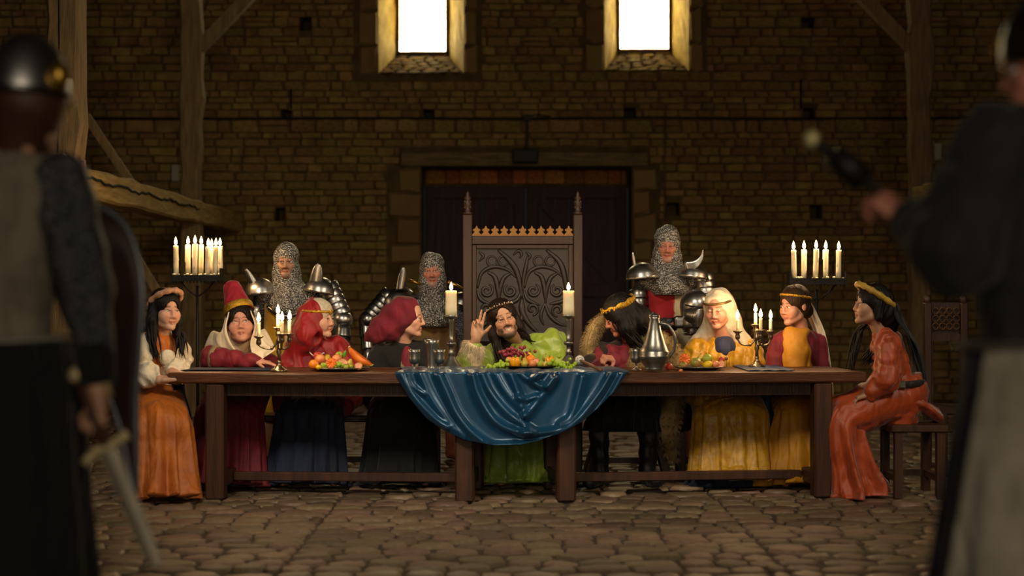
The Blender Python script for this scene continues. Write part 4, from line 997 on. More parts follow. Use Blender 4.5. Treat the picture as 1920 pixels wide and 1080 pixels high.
# red cloth slung over the left beam
q = MB(); G = []
for i, t in enumerate(np.linspace(0, 1, 24)):
    row = []
    for s_ in np.linspace(0, 1, 22):
        y_ = 10.95+.62*s_*(1-.25*max(0, t-.4)); z = 2.235-max(0, t-.35)*.62*(1-.15*math.sin(5*s_)); x = -3.46+.3*min(1, t/.35)+(.03*math.sin(s_*17)+.02)*max(0, t-.3)
        row.append((x, y_, z+.02*math.sin(s_*14)*(t < .35)))
    G.append(row)
q.sheet(np.array(G), .006); q.build('hanging_cloth', mat('dark_red_velvet', '#6e1420', .7, sheen=.4, var=.3), label='dark red cloth slung over the left timber beam', cat='cloth')
# ================================================================== people
M_skin = mat('skin', (1, 1, 1, 1), .5, var=.1, scale=30, vcol=True, sss=.12, sssr=(.008, .003, .0015), bump=.05, bscale=200)
M_eyew = mat('eye', (1, 1, 1, 1), .15, var=.0, vcol=True, coat=.5)
M_mail = mat('chain_mail', '#d6d2ca', .4, metal=.75, var=.2, scale=30, bump=.9, voro=88)
M_mailg = mat('mail_sleeve', '#7a7c80', .45, metal=.6, var=.3, scale=30, bump=.8, voro=105)
def cloth(name, c, c2=None, rough=.75, sheen=.1, bs=140, b=.15, **k): return mat(name, c, rough, var=.22, scale=k.pop('scale', 9), sheen=sheen, bump=b, bscale=bs, color2=c2, wrinkle=k.pop('wrinkle', .4), **k)
def fur_mb(mb, pts, nrm_, n, L, w, seed, droop=.4):
    """many fine tapering hairs rooted at random on given surface points"""
    r = np.random.default_rng(seed); pts = np.asarray(pts); nrm_ = np.asarray(nrm_); idx = r.integers(0, len(pts), n)
    for i in idx:
        p = pts[i]; d = nrm(nrm_[i]+r.normal(0, .45, 3)+A3(0, 0, -droop)); l_ = L*r.uniform(.5, 1.2); s_ = nrm(np.cross(d, r.normal(0, 1, 3)))*w
        m = p+d*l_*.55+r.normal(0, l_*.08, 3); e = p+d*l_+A3(0, 0, -droop*l_*.4)
        mb.add([p-s_, p+s_, m+s_*.7, m-s_*.7, e], [(0, 1, 2, 3), (3, 2, 4)])

SKIN = dict(fair=(.60, .33, .22), rosy=(.56, .27, .18), tan=(.46, .25, .15), ruddy=(.50, .20, .13), pale=(.66, .40, .29))
def crease(a, p=1.0):
    return (1-np.abs(np.sin(a)))**p
def gather(a):
    return .62-np.abs(np.sin(a))          # rounded crests, sharp valleys (used as an offset of the field)
class Person:
    """joints in metres; 'a' is the arm/leg on the left in the picture, 'b' the one on the right"""
    def __init__(s, label, cat='person', skin='fair', brow=(.06, .035, .02), hs=1.0, smile=0.0, beard=None, fem=False, **j):
        s.fem = fem
        s.hs = hs; s.skin = np.array(SKIN[skin]); s.brow = np.array(brow); s.smile = smile; s.beard = beard; s.hands = []
        s.head = np.array(j['head']); s.R = rot3(*j['rot']); s.label = label
        for k, v in j.items():
            if k not in ('head', 'rot'): setattr(s, k, v)
        base = A3(s.pelvis[0], s.pelvis[1], 0); s.o = thing('person', base, label, 'person')
    def H(s, x, y, z): return s.head+s.R @ (A3(x, y, z)*s.hs)
    def body(s, show_legs=False):
        g = s.hs; J = [s.head+A3(0, 0, .16), s.head, s.neck, s.sa, s.sb, s.ea, s.eb, s.wa, s.wb, s.pelvis, s.ka, s.kb, s.fa, s.fb]
        for h in s.hands: J.append(h['w']+h['d']*.2)
        J = np.array(J); lo = J.min(0)-.17; hi = J.max(0)+.17; lo[2] = max(lo[2], -.0)
        fine = [(s.head+s.R @ A3(0, -.02, -.01), .135, .0045)]+[(h['w']+h['d']*.08, .11, .006) for h in s.hands]
        sd = SDF(lo, hi, .018, fine); ch = (s.sa+s.sb)/2
        sd.cap(s.pelvis, s.pelvis*.45+ch*.55, .105, .10, .05); sd.cap(s.pelvis*.45+ch*.55, ch-A3(0, 0, .06), .10, .085, .05); sd.cap(s.sa*.8+s.sb*.2, s.sb*.8+s.sa*.2, .06, .06, .05)
        for sh, el, wr, kn, ft in ((s.sa, s.ea, s.wa, s.ka, s.fa), (s.sb, s.eb, s.wb, s.kb, s.fb)):
            sd.cap(sh, el, .048*g, .038*g, .03); sd.cap(el, wr, .038*g, .026*g, .02)
            hip = s.pelvis+(kn-s.pelvis)*.15; sd.cap(hip, kn, .068, .042, .04); sd.cap(kn, ft, .042, .033, .03)
            toe = ft+nrm((kn-s.pelvis)*A3(1, 1, 0)+1e-6)*.14; toe[2] = .035; sd.cap(A3(ft[0], ft[1], .045), toe, .036, .028, .03)
        sd.cap(s.neck, s.H(0, .018, -.06), .058*g, .052*g, .03)
        for h in s.hands: s._hand(sd, **h)
        s._head(sd)
        ob = sd.build('body', M_skin, s.o, colfn=s._colours, smooth_passes=2)
        for sx in (-1, 1):
            q = MB(); q.ell((0, 0, 0), (.0118, .0118, .0118), n=14, m=10); V = q.v[0]; c = np.full((len(V), 3), .75)
            look = nrm(A3(getattr(s, 'gx', 0), -1, getattr(s, 'gz', 0))); a = V @ look/.0118
            c[a > .80] = (.10, .06, .035); c[a > .93] = (.01, .01, .01)
            q.v[0] = np.array([s.H(*(v+A3(sx*.031, -.0785, .004))) for v in V]); obj('eye', q.v[0], q.f, M_eyew, s.o, col=c)
        return ob
    def _head(s, sd):
        H, R, g = s.H, s.R, s.hs
        e = lambda c, r, k=.02, mode='u': sd.ell(H(*c), A3(*r)*g, R, k*g, mode)
        cp = lambda a, b, ra, rb=None, k=.012, mode='u': sd.cap(H(*a), H(*b), ra*g, (rb if rb is not None else ra)*g, k*g, mode)
        e((0, .018, .04), (.074, .094, .082)); e((0, -.028, -.038), (.060, .062, .078), .03)
        e((0, -.03, .045), (.062, .056, .058), .02)
        for sx in (-1, 1):
            e((sx*.040, -.056, -.022), (.024, .026, .022), .022); cp((sx*.05, -.01, -.07), (sx*.018, -.07, -.098), .016, .014, .025)
            e((sx*.031, -.104, .001), (.018, .0205, .0125), .012, 'c')
            if not s.fem: cp((sx*.012, -.0915, .024), (sx*.046, -.076, .0245), .008, .007, .012)
            else: e((sx*.044, -.060, -.03), (.022, .024, .03), .03)
            ld = getattr(s, 'lid', .1)*.006; cp((sx*.018, -.0885, .0105-ld*.6), (sx*.031, -.0915, .0145-ld), .0045, .0052, .005); cp((sx*.031, -.0915, .0145-ld), (sx*.045, -.081, .009-ld*.4), .0052, .0042, .005)
            cp((sx*.020, -.087, -.0035), (sx*.033, -.0885, -.007), .0035, .0038, .006); cp((sx*.033, -.0885, -.007), (sx*.044, -.081, -.002), .0038, .0035, .006)
            e((sx*.0115, -.0975, -.034), (.0085, .0105, .008), .006)
            e((sx*.078, .012, -.004), (.008, .019, .031), .008)
            cp((sx*.026, -.086, -.035), (sx*.034, -.076, -.06), .0085, .0085, .024)
        nf_ = .006 if s.fem else 0; cp((0, -.0915, .016), (0, -.112+nf_, -.026), .0075, .0100-nf_*.25, .014); e((0, -.1115+nf_, -.031), (.0105-nf_*.2, .0105, .009), .008)
        e((0, -.080, -.102), (.021, .018, .017), .02); sm = s.smile*.007
        w_ = .021+s.smile*.006
        cp((-w_, -.080, -.064+sm), (-.006, -.0945, -.0605), .004, .0052, .006); cp((-.006, -.0945, -.0605), (.006, -.0945, -.0605), .0052, .0052, .006); cp((.006, -.0945, -.0605), (w_, -.080, -.064+sm), .0052, .004, .006)
        cp((-w_*.8, -.081, -.070+sm*.8), (0, -.093, -.0735-.003*s.smile), .004, .0065, .006); cp((0, -.093, -.0735-.003*s.smile), (w_*.8, -.081, -.070+sm*.8), .0065, .004, .006)
        if s.beard: e((0, -.062, -.098), (.042, .038, .026), .015)
    def _colours(s, V):
        L = (V-s.head) @ s.R/s.hs; c = np.tile(s.skin, (len(V), 1)); x, y, z = L[:, 0], L[:, 1], L[:, 2]; ax = np.abs(x); front = (y < -.03) & (ax < .085) & (np.abs(z) < .16)
        def blend(w_, col): c[:] = c*(1-w_[:, None])+np.array(col)*w_[:, None]
        w_ = front*np.exp(-((ax-.038)/.02)**2-((z+.028)/.02)**2); blend(w_*.45, s.skin*A3(1.05, .72, .68))
        w_ = front*np.exp(-(x/.016)**2-((z+.032)/.012)**2); blend(w_*.3, s.skin*A3(1.05, .75, .7))
        sm = s.smile*.007
        w_ = front*np.clip(1.3-np.maximum(ax/(.024+.004*s.smile), np.abs(z+.067-sm*(ax/.02)**2)/.0095)**3, 0, 1); blend(np.clip(w_, 0, 1)*.75, s.skin*A3(.92, .48, .45))
        w_ = front*np.exp(-((z+.0668-sm*(ax/.022)**2)/.0022)**2)*(ax < .024); blend(np.clip(w_, 0, 1)*.75, s.skin*.22)
        if s.smile > .9:
            w_ = front*(ax < .018)*np.exp(-((z+.0675-sm*(ax/.022)**2)/.0038)**2); blend(np.clip(w_*1.3, 0, 1), (.75, .66, .55))
        w_ = front*np.exp(-((z-.0265-.004*np.sin(np.clip(ax/.05, 0, 1)*3.1))/.0042)**2)*((ax > .012) & (ax < .049)); blend(np.clip(w_, 0, 1)*.85, s.brow)
        w_ = front*np.exp(-((z-.0105+getattr(s, 'lid', .1)*.006)/.0026)**2)*((ax > .018) & (ax < .046))*(y < -.07); blend(np.clip(w_, 0, 1)*.7, s.skin*.2)
        if s.beard:
            col, k = s.beard; bd = front & (z < -.045)
            w_ = bd*np.clip(((-z-.078)/.012), 0, 1)*(y < .0); w_ = np.maximum(w_, bd*np.clip((ax-.03)/.008, 0, 1)*(z < -.05)*.8); w_ = np.maximum(w_, front*np.exp(-((z+.0505)/.0055)**2)*(ax < .03)*1.0)
            w_ = w_*(1-np.exp(-(x/.022)**2-((z+.067)/.009)**2)); blend(np.clip(w_, 0, 1)*k, col)
        return c
    def hand(s, w, d, palm, thumb, curl=(.25,)*5, spread=.0, size=1.0):
        d = nrm(d); palm = nrm(palm-d*(palm @ d)); t = nrm(thumb-d*(thumb @ d)-palm*(thumb @ palm)); s.hands.append(dict(w=np.array(w), d=d, n=palm, t=t, curl=curl, spread=spread, g=size)); return s
    def _hand(s, sd, w, d, n, t, curl, spread, g):
        R = np.column_stack([t, d, n])
        sd.box(w+d*.05*g, A3(.038, .046, .0135)*g, R, .012*g, .014); sd.cap(w-d*.01, w+d*.03*g, .025*g, .024*g, .02)
        for i, (ox, l_, r) in enumerate(((.029, .072, .0088), (.0098, .08, .009), (-.0098, .074, .0086), (-.028, .058, .0076))):
            p = w+d*(.088-.004*abs(i-1))*g+t*ox*g; a = curl[i]; dirv = nrm(d+t*spread*(1.2-.8*i)); seg = (l_*.48, l_*.3, l_*.24)
            ang = 0
            for q, sl in enumerate(seg):
                ang += a*(1.0, 1.15, .8)[q]; v = dirv*math.cos(ang)+n*math.sin(ang); p2 = p+v*sl*g; sd.cap(p, p2, r*g*(1-.07*q), r*g*(1-.07*(q+1)), .004); p = p2
        p = w+d*.022*g+t*.03*g+n*.006; a = curl[4]; v = nrm(d*.75+t*.75+n*(.2+a)); p2 = p+v*.042*g; sd.cap(p, p2, .0125*g, .0105*g, .012); v2 = nrm(v+d*.35+n*a*.6-t*a*.5); sd.cap(p2, p2+v2*.034*g, .0102*g, .0085*g, .004)
    # ---------------------------------------------------------- clothing
    def field(s, h=.013, pad=.25, pts=(), zmin=None):
        J = np.array([s.neck, s.sa, s.sb, s.ea, s.eb, s.wa, s.wb, s.pelvis]+list(pts)); lo = J.min(0)-pad; hi = J.max(0)+pad
        if zmin is not None: lo[2] = zmin
        return SDF(lo, hi, h)
    def top(s, m, name='bodice', r=(.135, .125, .075), sleeve=(.07, .065, .05), depth=.85, ends=(.97, .97), folds=.006, fq=55, neck=.0, h=.013, sleeves=True, cut=None, pads=(), seed=0):
        sd = s.field(h); ch = (s.sa+s.sb)/2; side = nrm(s.sb-s.sa); fw = nrm(np.cross(side, A3(0, 0, 1)))
        mid = s.pelvis*.42+ch*.58
        sd.cap(s.pelvis-A3(0, 0, .04), mid, r[0], r[1]*.92, .06, flat=(fw, depth)); sd.cap(mid, ch-A3(0, 0, .09), r[1]*.95, r[1], .06, flat=(fw, depth))
        sd.cap(s.sa*.86+s.sb*.14, s.sb*.86+s.sa*.14, r[2], r[2], .07)
        sd.cap(ch, ch*.35+s.neck*.65+A3(0, 0, neck), .075, .062, .05)
        if sleeves:
            for sh, el, wr, en in ((s.sa, s.ea, s.wa, ends[0]), (s.sb, s.eb, s.wb, ends[1])):
                sd.cap(sh, el, sleeve[0], sleeve[1], .035); sd.cap(el, el+(wr-el)*en, sleeve[1], sleeve[2], .03)
        for c, r_, k in pads: sd.ell(c, r_, None, k)
        if cut: cut(sd)
        rr = np.random.default_rng(seed+3); ph = rr.uniform(0, 6, 6)
        if folds:
            def fn(x, y, z):
                a = (x-s.neck[0])*side[0]+(y-s.neck[1])*side[1]; b_ = (x-s.neck[0])*fw[0]+(y-s.neck[1])*fw[1]
                d1 = fq*.5*a+1.6*np.sin(6*z+ph[0])+.8*np.sin(17*b_+ph[4])+ph[1]; d2 = fq*.42*(a*.55+z*.85)+1.5*np.sin(8*b_+5*a+ph[2])
                return folds*2.2*gather(d1)+folds*1.1*gather(d2)+folds*.3*np.sin(95*z+30*a+ph[3])
            sd.warp(fn)
        return sd.build(name, m, s.o)
    def skirt(s, m, name='skirt', w=(.19, .24, .26, .33), hem=.012, nf=16, amp=.16, seed=0, front=.12, hemfront=.06, n=120, waist=None, knees=None, back=None, stop=None, depth=(.15, .13, .12, .16)):
        """seated skirt: waist -> lap -> knees -> floor, with folds growing to the hem"""
        k = (s.ka+s.kb)/2 if knees is None else knees; wst = s.pelvis+A3(0, 0, .16) if waist is None else waist; fw = nrm((k-s.pelvis)*A3(1, 1, 0)); side = nrm(np.cross(fw, A3(0, 0, 1)))
        path = [wst, s.pelvis+A3(0, 0, .05)-fw*.02, s.pelvis+fw*.14+A3(0, 0, .015), k-fw*.10+A3(0, 0, .0), k+fw*.015-A3(0, 0, .05), k+fw*.03-A3(0, 0, .16), A3(k[0], k[1], .2)+fw*(.03+hemfront*.5), A3(k[0], k[1], .06)+fw*(.03+hemfront), A3(k[0], k[1], hem)+fw*(.035+hemfront*1.15)]
        if stop: path = path[:stop]
        T = len(path)*5; c = catmull(path, T); tang = np.gradient(c, axis=0); rings = []; r = np.random.default_rng(seed); ph = r.uniform(0, 6.28, 5)
        wid = np.interp(np.linspace(0, 1, T), np.linspace(0, 1, 9), [w[0]*.8, w[0], w[1]*.98, w[1], w[1], w[2]*.98, w[2]*1.02, w[3]*.95, w[3]]); dep = np.interp(np.linspace(0, 1, T), np.linspace(0, 1, 9), [depth[0]*.85, depth[0], depth[1], depth[1]*.95, depth[2], depth[2], depth[2]*1.1, depth[3], depth[3]*1.05])
        th = np.arange(n)*2*math.pi/n
        for i in range(T):
            t = nrm(tang[i]); y = np.cross(t, side); a_ = amp*np.clip((i/T-.35)/.5, 0.04, 1.0)
            f = 1+a_*(1.5*crease(nf*.5*th*1.0+ph[0]+.5*math.sin(3*i/T)+.35*np.sin(3*th), .8)-.7+.45*np.sin((nf*.61)//1*th+ph[1])+.3*np.sin((nf*1.7)//1*th+ph[2]+2*i/T))
            if i > T*.86: f *= 1+.05*np.sin((nf//2)*th+ph[3])
            p = c[i]+np.outer(np.cos(th)*f*wid[i], side)+np.outer(np.sin(th)*f*dep[i], y); p[:, 2] = np.maximum(p[:, 2], hem*.7); rings.append(p)
        q = MB(); q.loft(rings); return q.build(name, m, s.o)
    def cap_hair(s, m, vol=.012, name='hair', low=-.02, cut=((0, -.11, -.035), (.064, .072, .112)), extra=None, h=.006, strands=0, seed=1, lo=None, hi=None, warp=.0025, fq=95):
        pts = np.array([s.H(0, 0, .16), s.H(0, 0, -.16)]+([] if lo is None else [lo, hi])); sd = SDF(pts.min(0)-.16, pts.max(0)+.16, h)
        g = s.hs; sd.ell(s.H(0, .014, .046), (A3(.077, .101, .088)+vol)*g, s.R, .01); sd.ell(s.H(0, .05, -.02), (A3(.068, .06, .07)+vol)*g, s.R, .02)
        if extra: extra(sd)
        sd.ell(s.H(*cut[0]), A3(*cut[1])*g, s.R, .006, 'c')
        def fn(x, y, z):
            L = (np.stack([x, y, z], -1)-s.head) @ s.R; a = np.arctan2(L[..., 0], L[..., 1]+.02); return warp*np.sin(fq*.35*a+5*np.sin(14*L[..., 2]))+warp*.6*np.sin(fq*(L[..., 0]*.7+L[..., 1]*.5)+9*L[..., 2])
        if warp: sd.warp(fn)
        return sd.build(name, m, s.o)
    def locks(s, m, specs, name='hair_locks', seed=0, r=.008):
        rr = np.random.default_rng(seed); q = MB()
        for a, b, c, n, sp in specs:              # bundles of strands from a by b to c
            for k in range(n):
                o_ = rr.normal(0, sp, 3); p = catmull([a+o_*.7, b+o_*1.0+rr.normal(0, sp*.35, 3), c+o_*1.2+rr.normal(0, sp*.7, 3)], 10)
                p += np.outer(np.sin(np.linspace(0, 5+rr.uniform(0, 3), 10)+rr.uniform(0, 6)), rr.normal(0, .006, 3)); q.tube(p, r*rr.uniform(.7, 1.3)*np.array([.8, 1, 1, 1, 1, .95, .85, .7, .5, .15]), 6)
        return q.build(name, m, s.o)
    def band(s, m, name, z=.055, r=(.09, .109), tube=.010, tilt=0.0, y0=.018, h=1.0, n=40, bumps=0, dz=0, flat=1.0, R=None):
        th_ = np.linspace(0, 2*math.pi, n+1)[:-1]; pts = []
        for a in th_:
            x, y = r[0]*math.sin(a), y0-r[1]*math.cos(a); pts.append(s.H(x, y, z-tilt*(y-y0)))
        rings = []; up = s.R @ nrm(A3(0, tilt, 1)*A3(0, -1, 1) if False else A3(0, 0, 1))
        for i in range(n):
            t = nrm(pts[(i+1) % n]-pts[i-1]); x = nrm(np.cross(t, up)); y = np.cross(x, t); rad = tube*(1+.18*math.sin(bumps*th_[i]))
            rings.append(np.array([pts[i]+x*rad*flat*math.cos(k*math.pi/4)+y*rad*h*math.sin(k*math.pi/4) for k in range(8)]))
        rings.append(rings[0]); q = MB(); q.loft(rings, cap=False); return q.build(name, m, s.o)
def seat_joints(px, Y, pz=.56, kx=0.0, spread=.14, knee=.42, foot=-.02, yaw=0.0):
    """pelvis, knees and feet of a sitter whose knees point along yaw (0 = to the camera)"""
    f = A3(math.sin(math.radians(yaw)), -math.cos(math.radians(yaw)), 0); sd_ = A3(-f[1], f[0], 0); sd_ = A3(math.cos(math.radians(yaw)), math.sin(math.radians(yaw)), 0)
    p = A3(px, Y, pz); k = p+f*knee+A3(kx, 0, -.045)
    return dict(pelvis=p, ka=k-sd_*spread, kb=k+sd_*spread, fa=(k-sd_*spread*.9+f*foot)*A3(1, 1, 0)+A3(0, 0, .06), fb=(k+sd_*spread*.9+f*foot)*A3(1, 1, 0)+A3(0, 0, .06))
# ---------------------------------------------------------------- 1 lady at the left end: orange dress, white sleeves, padded headband
M_hairblack = mat('black_hair', '#120c0a', .5, var=.4, scale=30, bump=.4, bscale=90, stretch=(4, 4, 1), spec=.25)
M_hairbrown = mat('brown_hair', '#33200f', .5, spec=.25, var=.4, scale=30, bump=.4, bscale=90, stretch=(4, 4, 1))
M_hairdark = mat('dark_hair', '#1c110c', .5, var=.4, scale=30, bump=.4, bscale=90, stretch=(4, 4, 1), spec=.25)
M_orange = cloth('orange_brocade', '#c06a1c', '#a8560f', .55, bs=90, b=.3)
M_linen = cloth('white_linen', '#e6dcc6', '#cfc2a6', .8, b=.5, bs=70)
M_sheer = cloth('sheer_white_veil', '#e8d9bd', '#d6c4a2', .7, b=.1)
M_cream = cloth('cream_cloth', '#d8c8a4', '#c2b08a', .8)
j = seat_joints(-2.27, 9.95, yaw=18, knee=.4, spread=.11)
p = Person(fem=True, label='lady in an orange dress with puffed white sleeves and a padded headband', skin='fair', smile=.6, gx=.2, rot=(42, 2, 2), head=P(310, 583, 9.85), neck=P(301, 632, 9.93), sa=P(262, 640, 9.78), sb=P(332, 640, 10.05), ea=P(255, 695, 9.72), eb=P(338, 695, 10.0), wa=P(297, 712, 9.58), wb=P(322, 698, 9.7), **j)
p.hand(p.wa+A3(.02, 0, 0), A3(1, .1, .05), A3(0, .1, -1), A3(0, 1, 0), (.3,)*5); p.hand(p.wb, A3(.9, -.5, -.1), A3(0, 0, -1), A3(-.3, -1, 0), (.3,)*5)
p.body()
p.top(M_orange, 'bodice', (.135, .115, .062), sleeves=False, folds=.004, fq=40)
sd = p.field(.010, .16)
for sh, el, wr in ((p.sa, p.ea, p.wa), (p.sb, p.eb, p.wb)):
    m1 = sh*.5+el*.5; sd.cap(sh-A3(0, 0, .01), m1, .062, .088, .02); sd.cap(m1, el, .085, .052, .015); m2 = el*.5+wr*.5; sd.cap(el, m2, .052, .078, .012); sd.cap(m2, wr*.93+el*.07, .075, .034, .02)
sd.warp(lambda x, y, z: .006-.014*crease(42*x+1.5*np.sin(26*z)+12*y)-.008*crease(38*z+20*x)+.003*np.sin(110*(x+z)))
sd.build('puffed_sleeves', M_linen, p.o)
q = MB(); f_ = nrm(A3(.55, -.8, 0)); c = p.neck+f_*.115-A3(0, 0, .13); q.ell(c, (.06, .035, .055), rot3(35), 14, 8); q.build('chemise', M_linen, p.o)
q = MB()
for k in range(6): q.tube([c+rot3(35) @ A3(-.045, -.04, -.05-.022*k), c+rot3(35) @ A3(.045, -.04, -.06-.022*k)], .003, 5)
q.build('laces', M_cream, p.o)
p.skirt(M_orange, w=(.16, .175, .185, .215), nf=10, amp=.27, seed=4, hemfront=.08)
def ex(sd):
    for sx in (-1, 1):
        sd.chain([p.H(sx*.07, .02, .03), p.H(sx*.088, 0, -.06), p.H(sx*.085, -.01, -.15)], [.035, .036, .03], .02)
    sd.chain([p.H(0, .07, 0), p.H(0, .09, -.12), p.H(0, .09, -.26)], [.06, .07, .05], .03)
p.cap_hair(M_hairblack, .014, extra=ex, lo=p.H(0, .1, -.3), hi=p.H(0, 0, .1), cut=((0, -.112, -.04), (.062, .075, .112)))
p.locks(M_hairblack, [(p.H(-.085, 0, -.1), p.H(-.1, -.03, -.18), p.H(-.085, -.075, -.29), 26, .014), (p.H(.085, 0, -.1), p.H(.1, -.03, -.17), p.H(.08, -.07, -.27), 24, .014), (p.H(-.05, .08, -.1), p.H(-.08, .1, -.2), p.H(-.09, .08, -.3), 18, .02)], seed=2, r=.007)
p.band(cloth('padded_headband', '#c89a7a', '#b07c5c', .7, b=.4, bs=60), 'headband', z=.068, r=(.092, .108), tube=.018, tilt=.62, bumps=11, y0=.01)

# ---------------------------------------------------------------- 2 lady with the red hat and white veil
M_maroon = cloth('maroon_wool', '#7a1024', '#5e0a1a', .75)
M_redhat = cloth('red_felt', '#a8142c', '#8c0f22', .8)
j = seat_joints(P(452, 0, 10.62)[0], 10.62, knee=.42)
p = Person(fem=True, label='lady in a maroon gown with a tall red hat and white veil', skin='rosy', smile=.15, gx=.25, gz=.25, hs=1.08, rot=(10, -12, -4), head=P(451, 609, 10.38), neck=P(449, 662, 10.5), sa=P(402, 684, 10.5), sb=P(500, 684, 10.5), ea=P(399, 686, 10.22), eb=P(530, 735, 10.5), wa=P(480, 684, 10.12), wb=P(524, 766, 10.28), **j)
p.wa[2] = .825; p.ea[2] = .845
p.hand(p.wa, A3(1, -.15, -.1), A3(0, 0, -1), A3(0, -1, 0), (.18, .2, .2, .22, .1)); p.hand(p.wb, A3(.1, -.4, -.9), A3(0, 1, -.3), A3(1, 0, 0), (.3,)*5)
p.body(); p.top(M_maroon, 'gown_top', (.17, .155, .085), (.085, .075, .05), seed=2); p.skirt(M_maroon, w=(.2, .22, .23, .26), seed=5)
q = MB(); pts = [p.ea*(1-t)+p.wa*t for t in (.02, .12)]; d_ = nrm(p.wa-p.ea); q.tube([pts[0], pts[1]], [.083, .079], 20); q.build('sleeve_trim', cloth('olive_trim', '#8a7a55', '#6e6040'), p.o)
q = MB(); q.ell(p.neck+A3(.01, -.12, -.12), (.06, .03, .1), None, 14, 10); q.build('chemise', M_cream, p.o)
q = MB(); th_ = np.linspace(-1.9, 1.9, 24); q.tube([p.neck+A3(.068*math.sin(a), -.075*math.cos(a)-.005, -.02-.035*math.cos(a)) for a in th_], .006, 6); q.build('necklace', M_gold, p.o)
p.cap_hair(M_hairdark, .014, cut=((0, -.112, -.04), (.064, .075, .112)))
# veil: from the hat down over both shoulders, open in front
sd = SDF(P(372, 705, 10.1)-A3(0, .05, 0), P(528, 555, 10.85), .0085)
sd.ell(p.H(0, .03, .05), A3(.097, .112, .09), p.R, .02)
sd.cap(p.H(0, .06, .03), p.H(0, .08, -.08), .088, .085, .03); sd.cap(p.H(0, .08, -.06), p.neck+A3(0, .11, -.06), .085, .12, .05)
sd.ell(p.H(0, -.13, -.03), A3(.085, .115, .118), p.R, .008, 'c')
sd.warp(lambda x, y, z: .003-.008*crease(30*x+10*y)); sd.build('veil_back', M_sheer, p.o)
for sx, inner, outer in ((-1, [p.H(-.062, -.08, .07), p.H(-.086, -.06, -.02), P(433, 642, 10.28), P(448, 662, 10.24), P(462, 676, 10.24)], [p.H(-.085, .03, .08), p.H(-.118, .04, -.03), P(397, 622, 10.42), P(384, 650, 10.4), P(388, 662, 10.4)]),
                         (1, [p.H(.062, -.08, .07), p.H(.086, -.06, -.02), P(470, 642, 10.28), P(473, 664, 10.2), P(482, 680, 10.18)], [p.H(.085, .03, .08), p.H(.118, .04, -.03), P(497, 618, 10.42), P(511, 642, 10.34), P(517, 656, 10.22)])):
    I_, O_ = catmull(inner, 26), catmull(outer, 26)
    G = [[I_[i]+(O_[i]-I_[i])*t+A3(0, -.04*math.sin(math.pi*t)*math.sin(math.pi*min(1, i/18))-.010*math.sin(11*t+i*.06), 0) for t in np.linspace(0, 1, 18)] for i in range(26)]
    q = MB(); q.sheet(np.array(G), -.003*sx); q.build('veil_fall', M_sheer, p.o)
ax_ = nrm(p.R @ A3(-.2, .3, 1)); x_ = nrm(np.cross(A3(0, 1, 0), ax_)); Rm = np.column_stack([x_, np.cross(ax_, x_), ax_])
hb = p.H(0, .01, .082); q = MB(); q.lathe([(.096, 0), (.092, .04), (.076, .11), (.062, .185), (.054, .215), (.04, .226), (.003, .23)], hb, 30, Rm); ht = q.build('hat', M_redhat, p.o)
q = MB(); q.lathe([(.099, -.005), (.103, .0), (.1, .042), (.096, .048)], hb, 36, Rm, cap=False); q.build('hat_band', M_gold, ht)

# ---------------------------------------------------------------- 3 lady in the red veil
M_red = cloth('red_silk', '#8e0c12', '#70070c', .5, b=.1)
M_redv = cloth('red_veil', '#980e14', '#7a080e', .6, b=.1)
M_blueg = cloth('dark_blue_gown', '#13203a', '#0d162a', .8)
j = seat_joints(P(598, 0, 10.68)[0], 10.68, knee=.44)
p = Person(fem=True, label='older lady in a red veil with a gold circlet, looking right', skin='fair', brow=(.3, .2, .13), smile=.2, rot=(62, 2, 0), head=P(598, 598, 10.5), neck=P(596, 646, 10.58), sa=P(550, 672, 10.58), sb=P(644, 668, 10.58), ea=P(548, 738, 10.5), eb=P(672, 740, 10.55), wa=P(592, 764, 10.28), wb=P(640, 772, 10.28), **j)
p.hand(p.wa, A3(.75, -.3, -.6), A3(-.3, -.2, -.8), A3(.5, -.8, .2), (.12, .15, .15, .2, .1), .2)
p.body(); p.top(M_maroon, 'gown_top', (.165, .15, .08), (.075, .07, .045), seed=5); p.skirt(M_blueg, w=(.19, .22, .23, .26), seed=6)
q = MB(); q.tube([p.ea*.6+p.wa*.4, p.ea*.05+p.wa*.95], [.056, .05], 16); q.build('cream_cuff', M_cream, p.o)
def vcut(sd): pass
sd = SDF(np.minimum(p.head, P(535, 700, 10.3))-A3(.15, .25, .12), np.maximum(p.head, P(685, 560, 10.8))+A3(.1, .25, .12), .010)
sd.ell(p.H(0, .028, .042), A3(.094, .112, .1), p.R, .02)
sd.chain([p.H(-.03, .03, 0), p.H(-.07, .04, -.1), p.sa*.7+p.neck*.3+A3(0, 0, .02)], [.08, .09, .095], .05)
sd.chain([p.H(0, .08, 0), p.H(0, .11, -.1), p.neck+A3(0, .09, -.06)], [.075, .09, .11], .05)
sd.chain([p.neck+A3(0, .08, -.06), p.sb*.7+p.neck*.3+A3(0, 0, .01), p.sb+A3(.02, -.02, -.07), p.eb+A3(0, -.02, .02)], [.1, .095, .1, .105], .05)
sd.chain([p.sa*.7+p.neck*.3+A3(0, 0, .02), p.sa+A3(0, -.02, -.06), p.ea+A3(.02, -.03, .05)], [.095, .1, .11], .05)
sd.ell(p.H(.0, -.14, -.03), A3(.078, .1, .1), p.R, .01, 'c'); sd.cap(p.H(.01, -.11, -.1), p.neck+A3(.045, -.2, -.3), .05, .1, .02, 'c'); sd.cap(P(598, 636, 10.42), P(600, 668, 10.3), .045, .055, .015, 'c')
sd.warp(lambda x, y, z: .005-.012*crease(26*x+14*z+1.2*np.sin(9*z)+6*y)+.004*np.sin(80*(x*.5+y)+12*z))
sd.build('veil', M_redv, p.o)
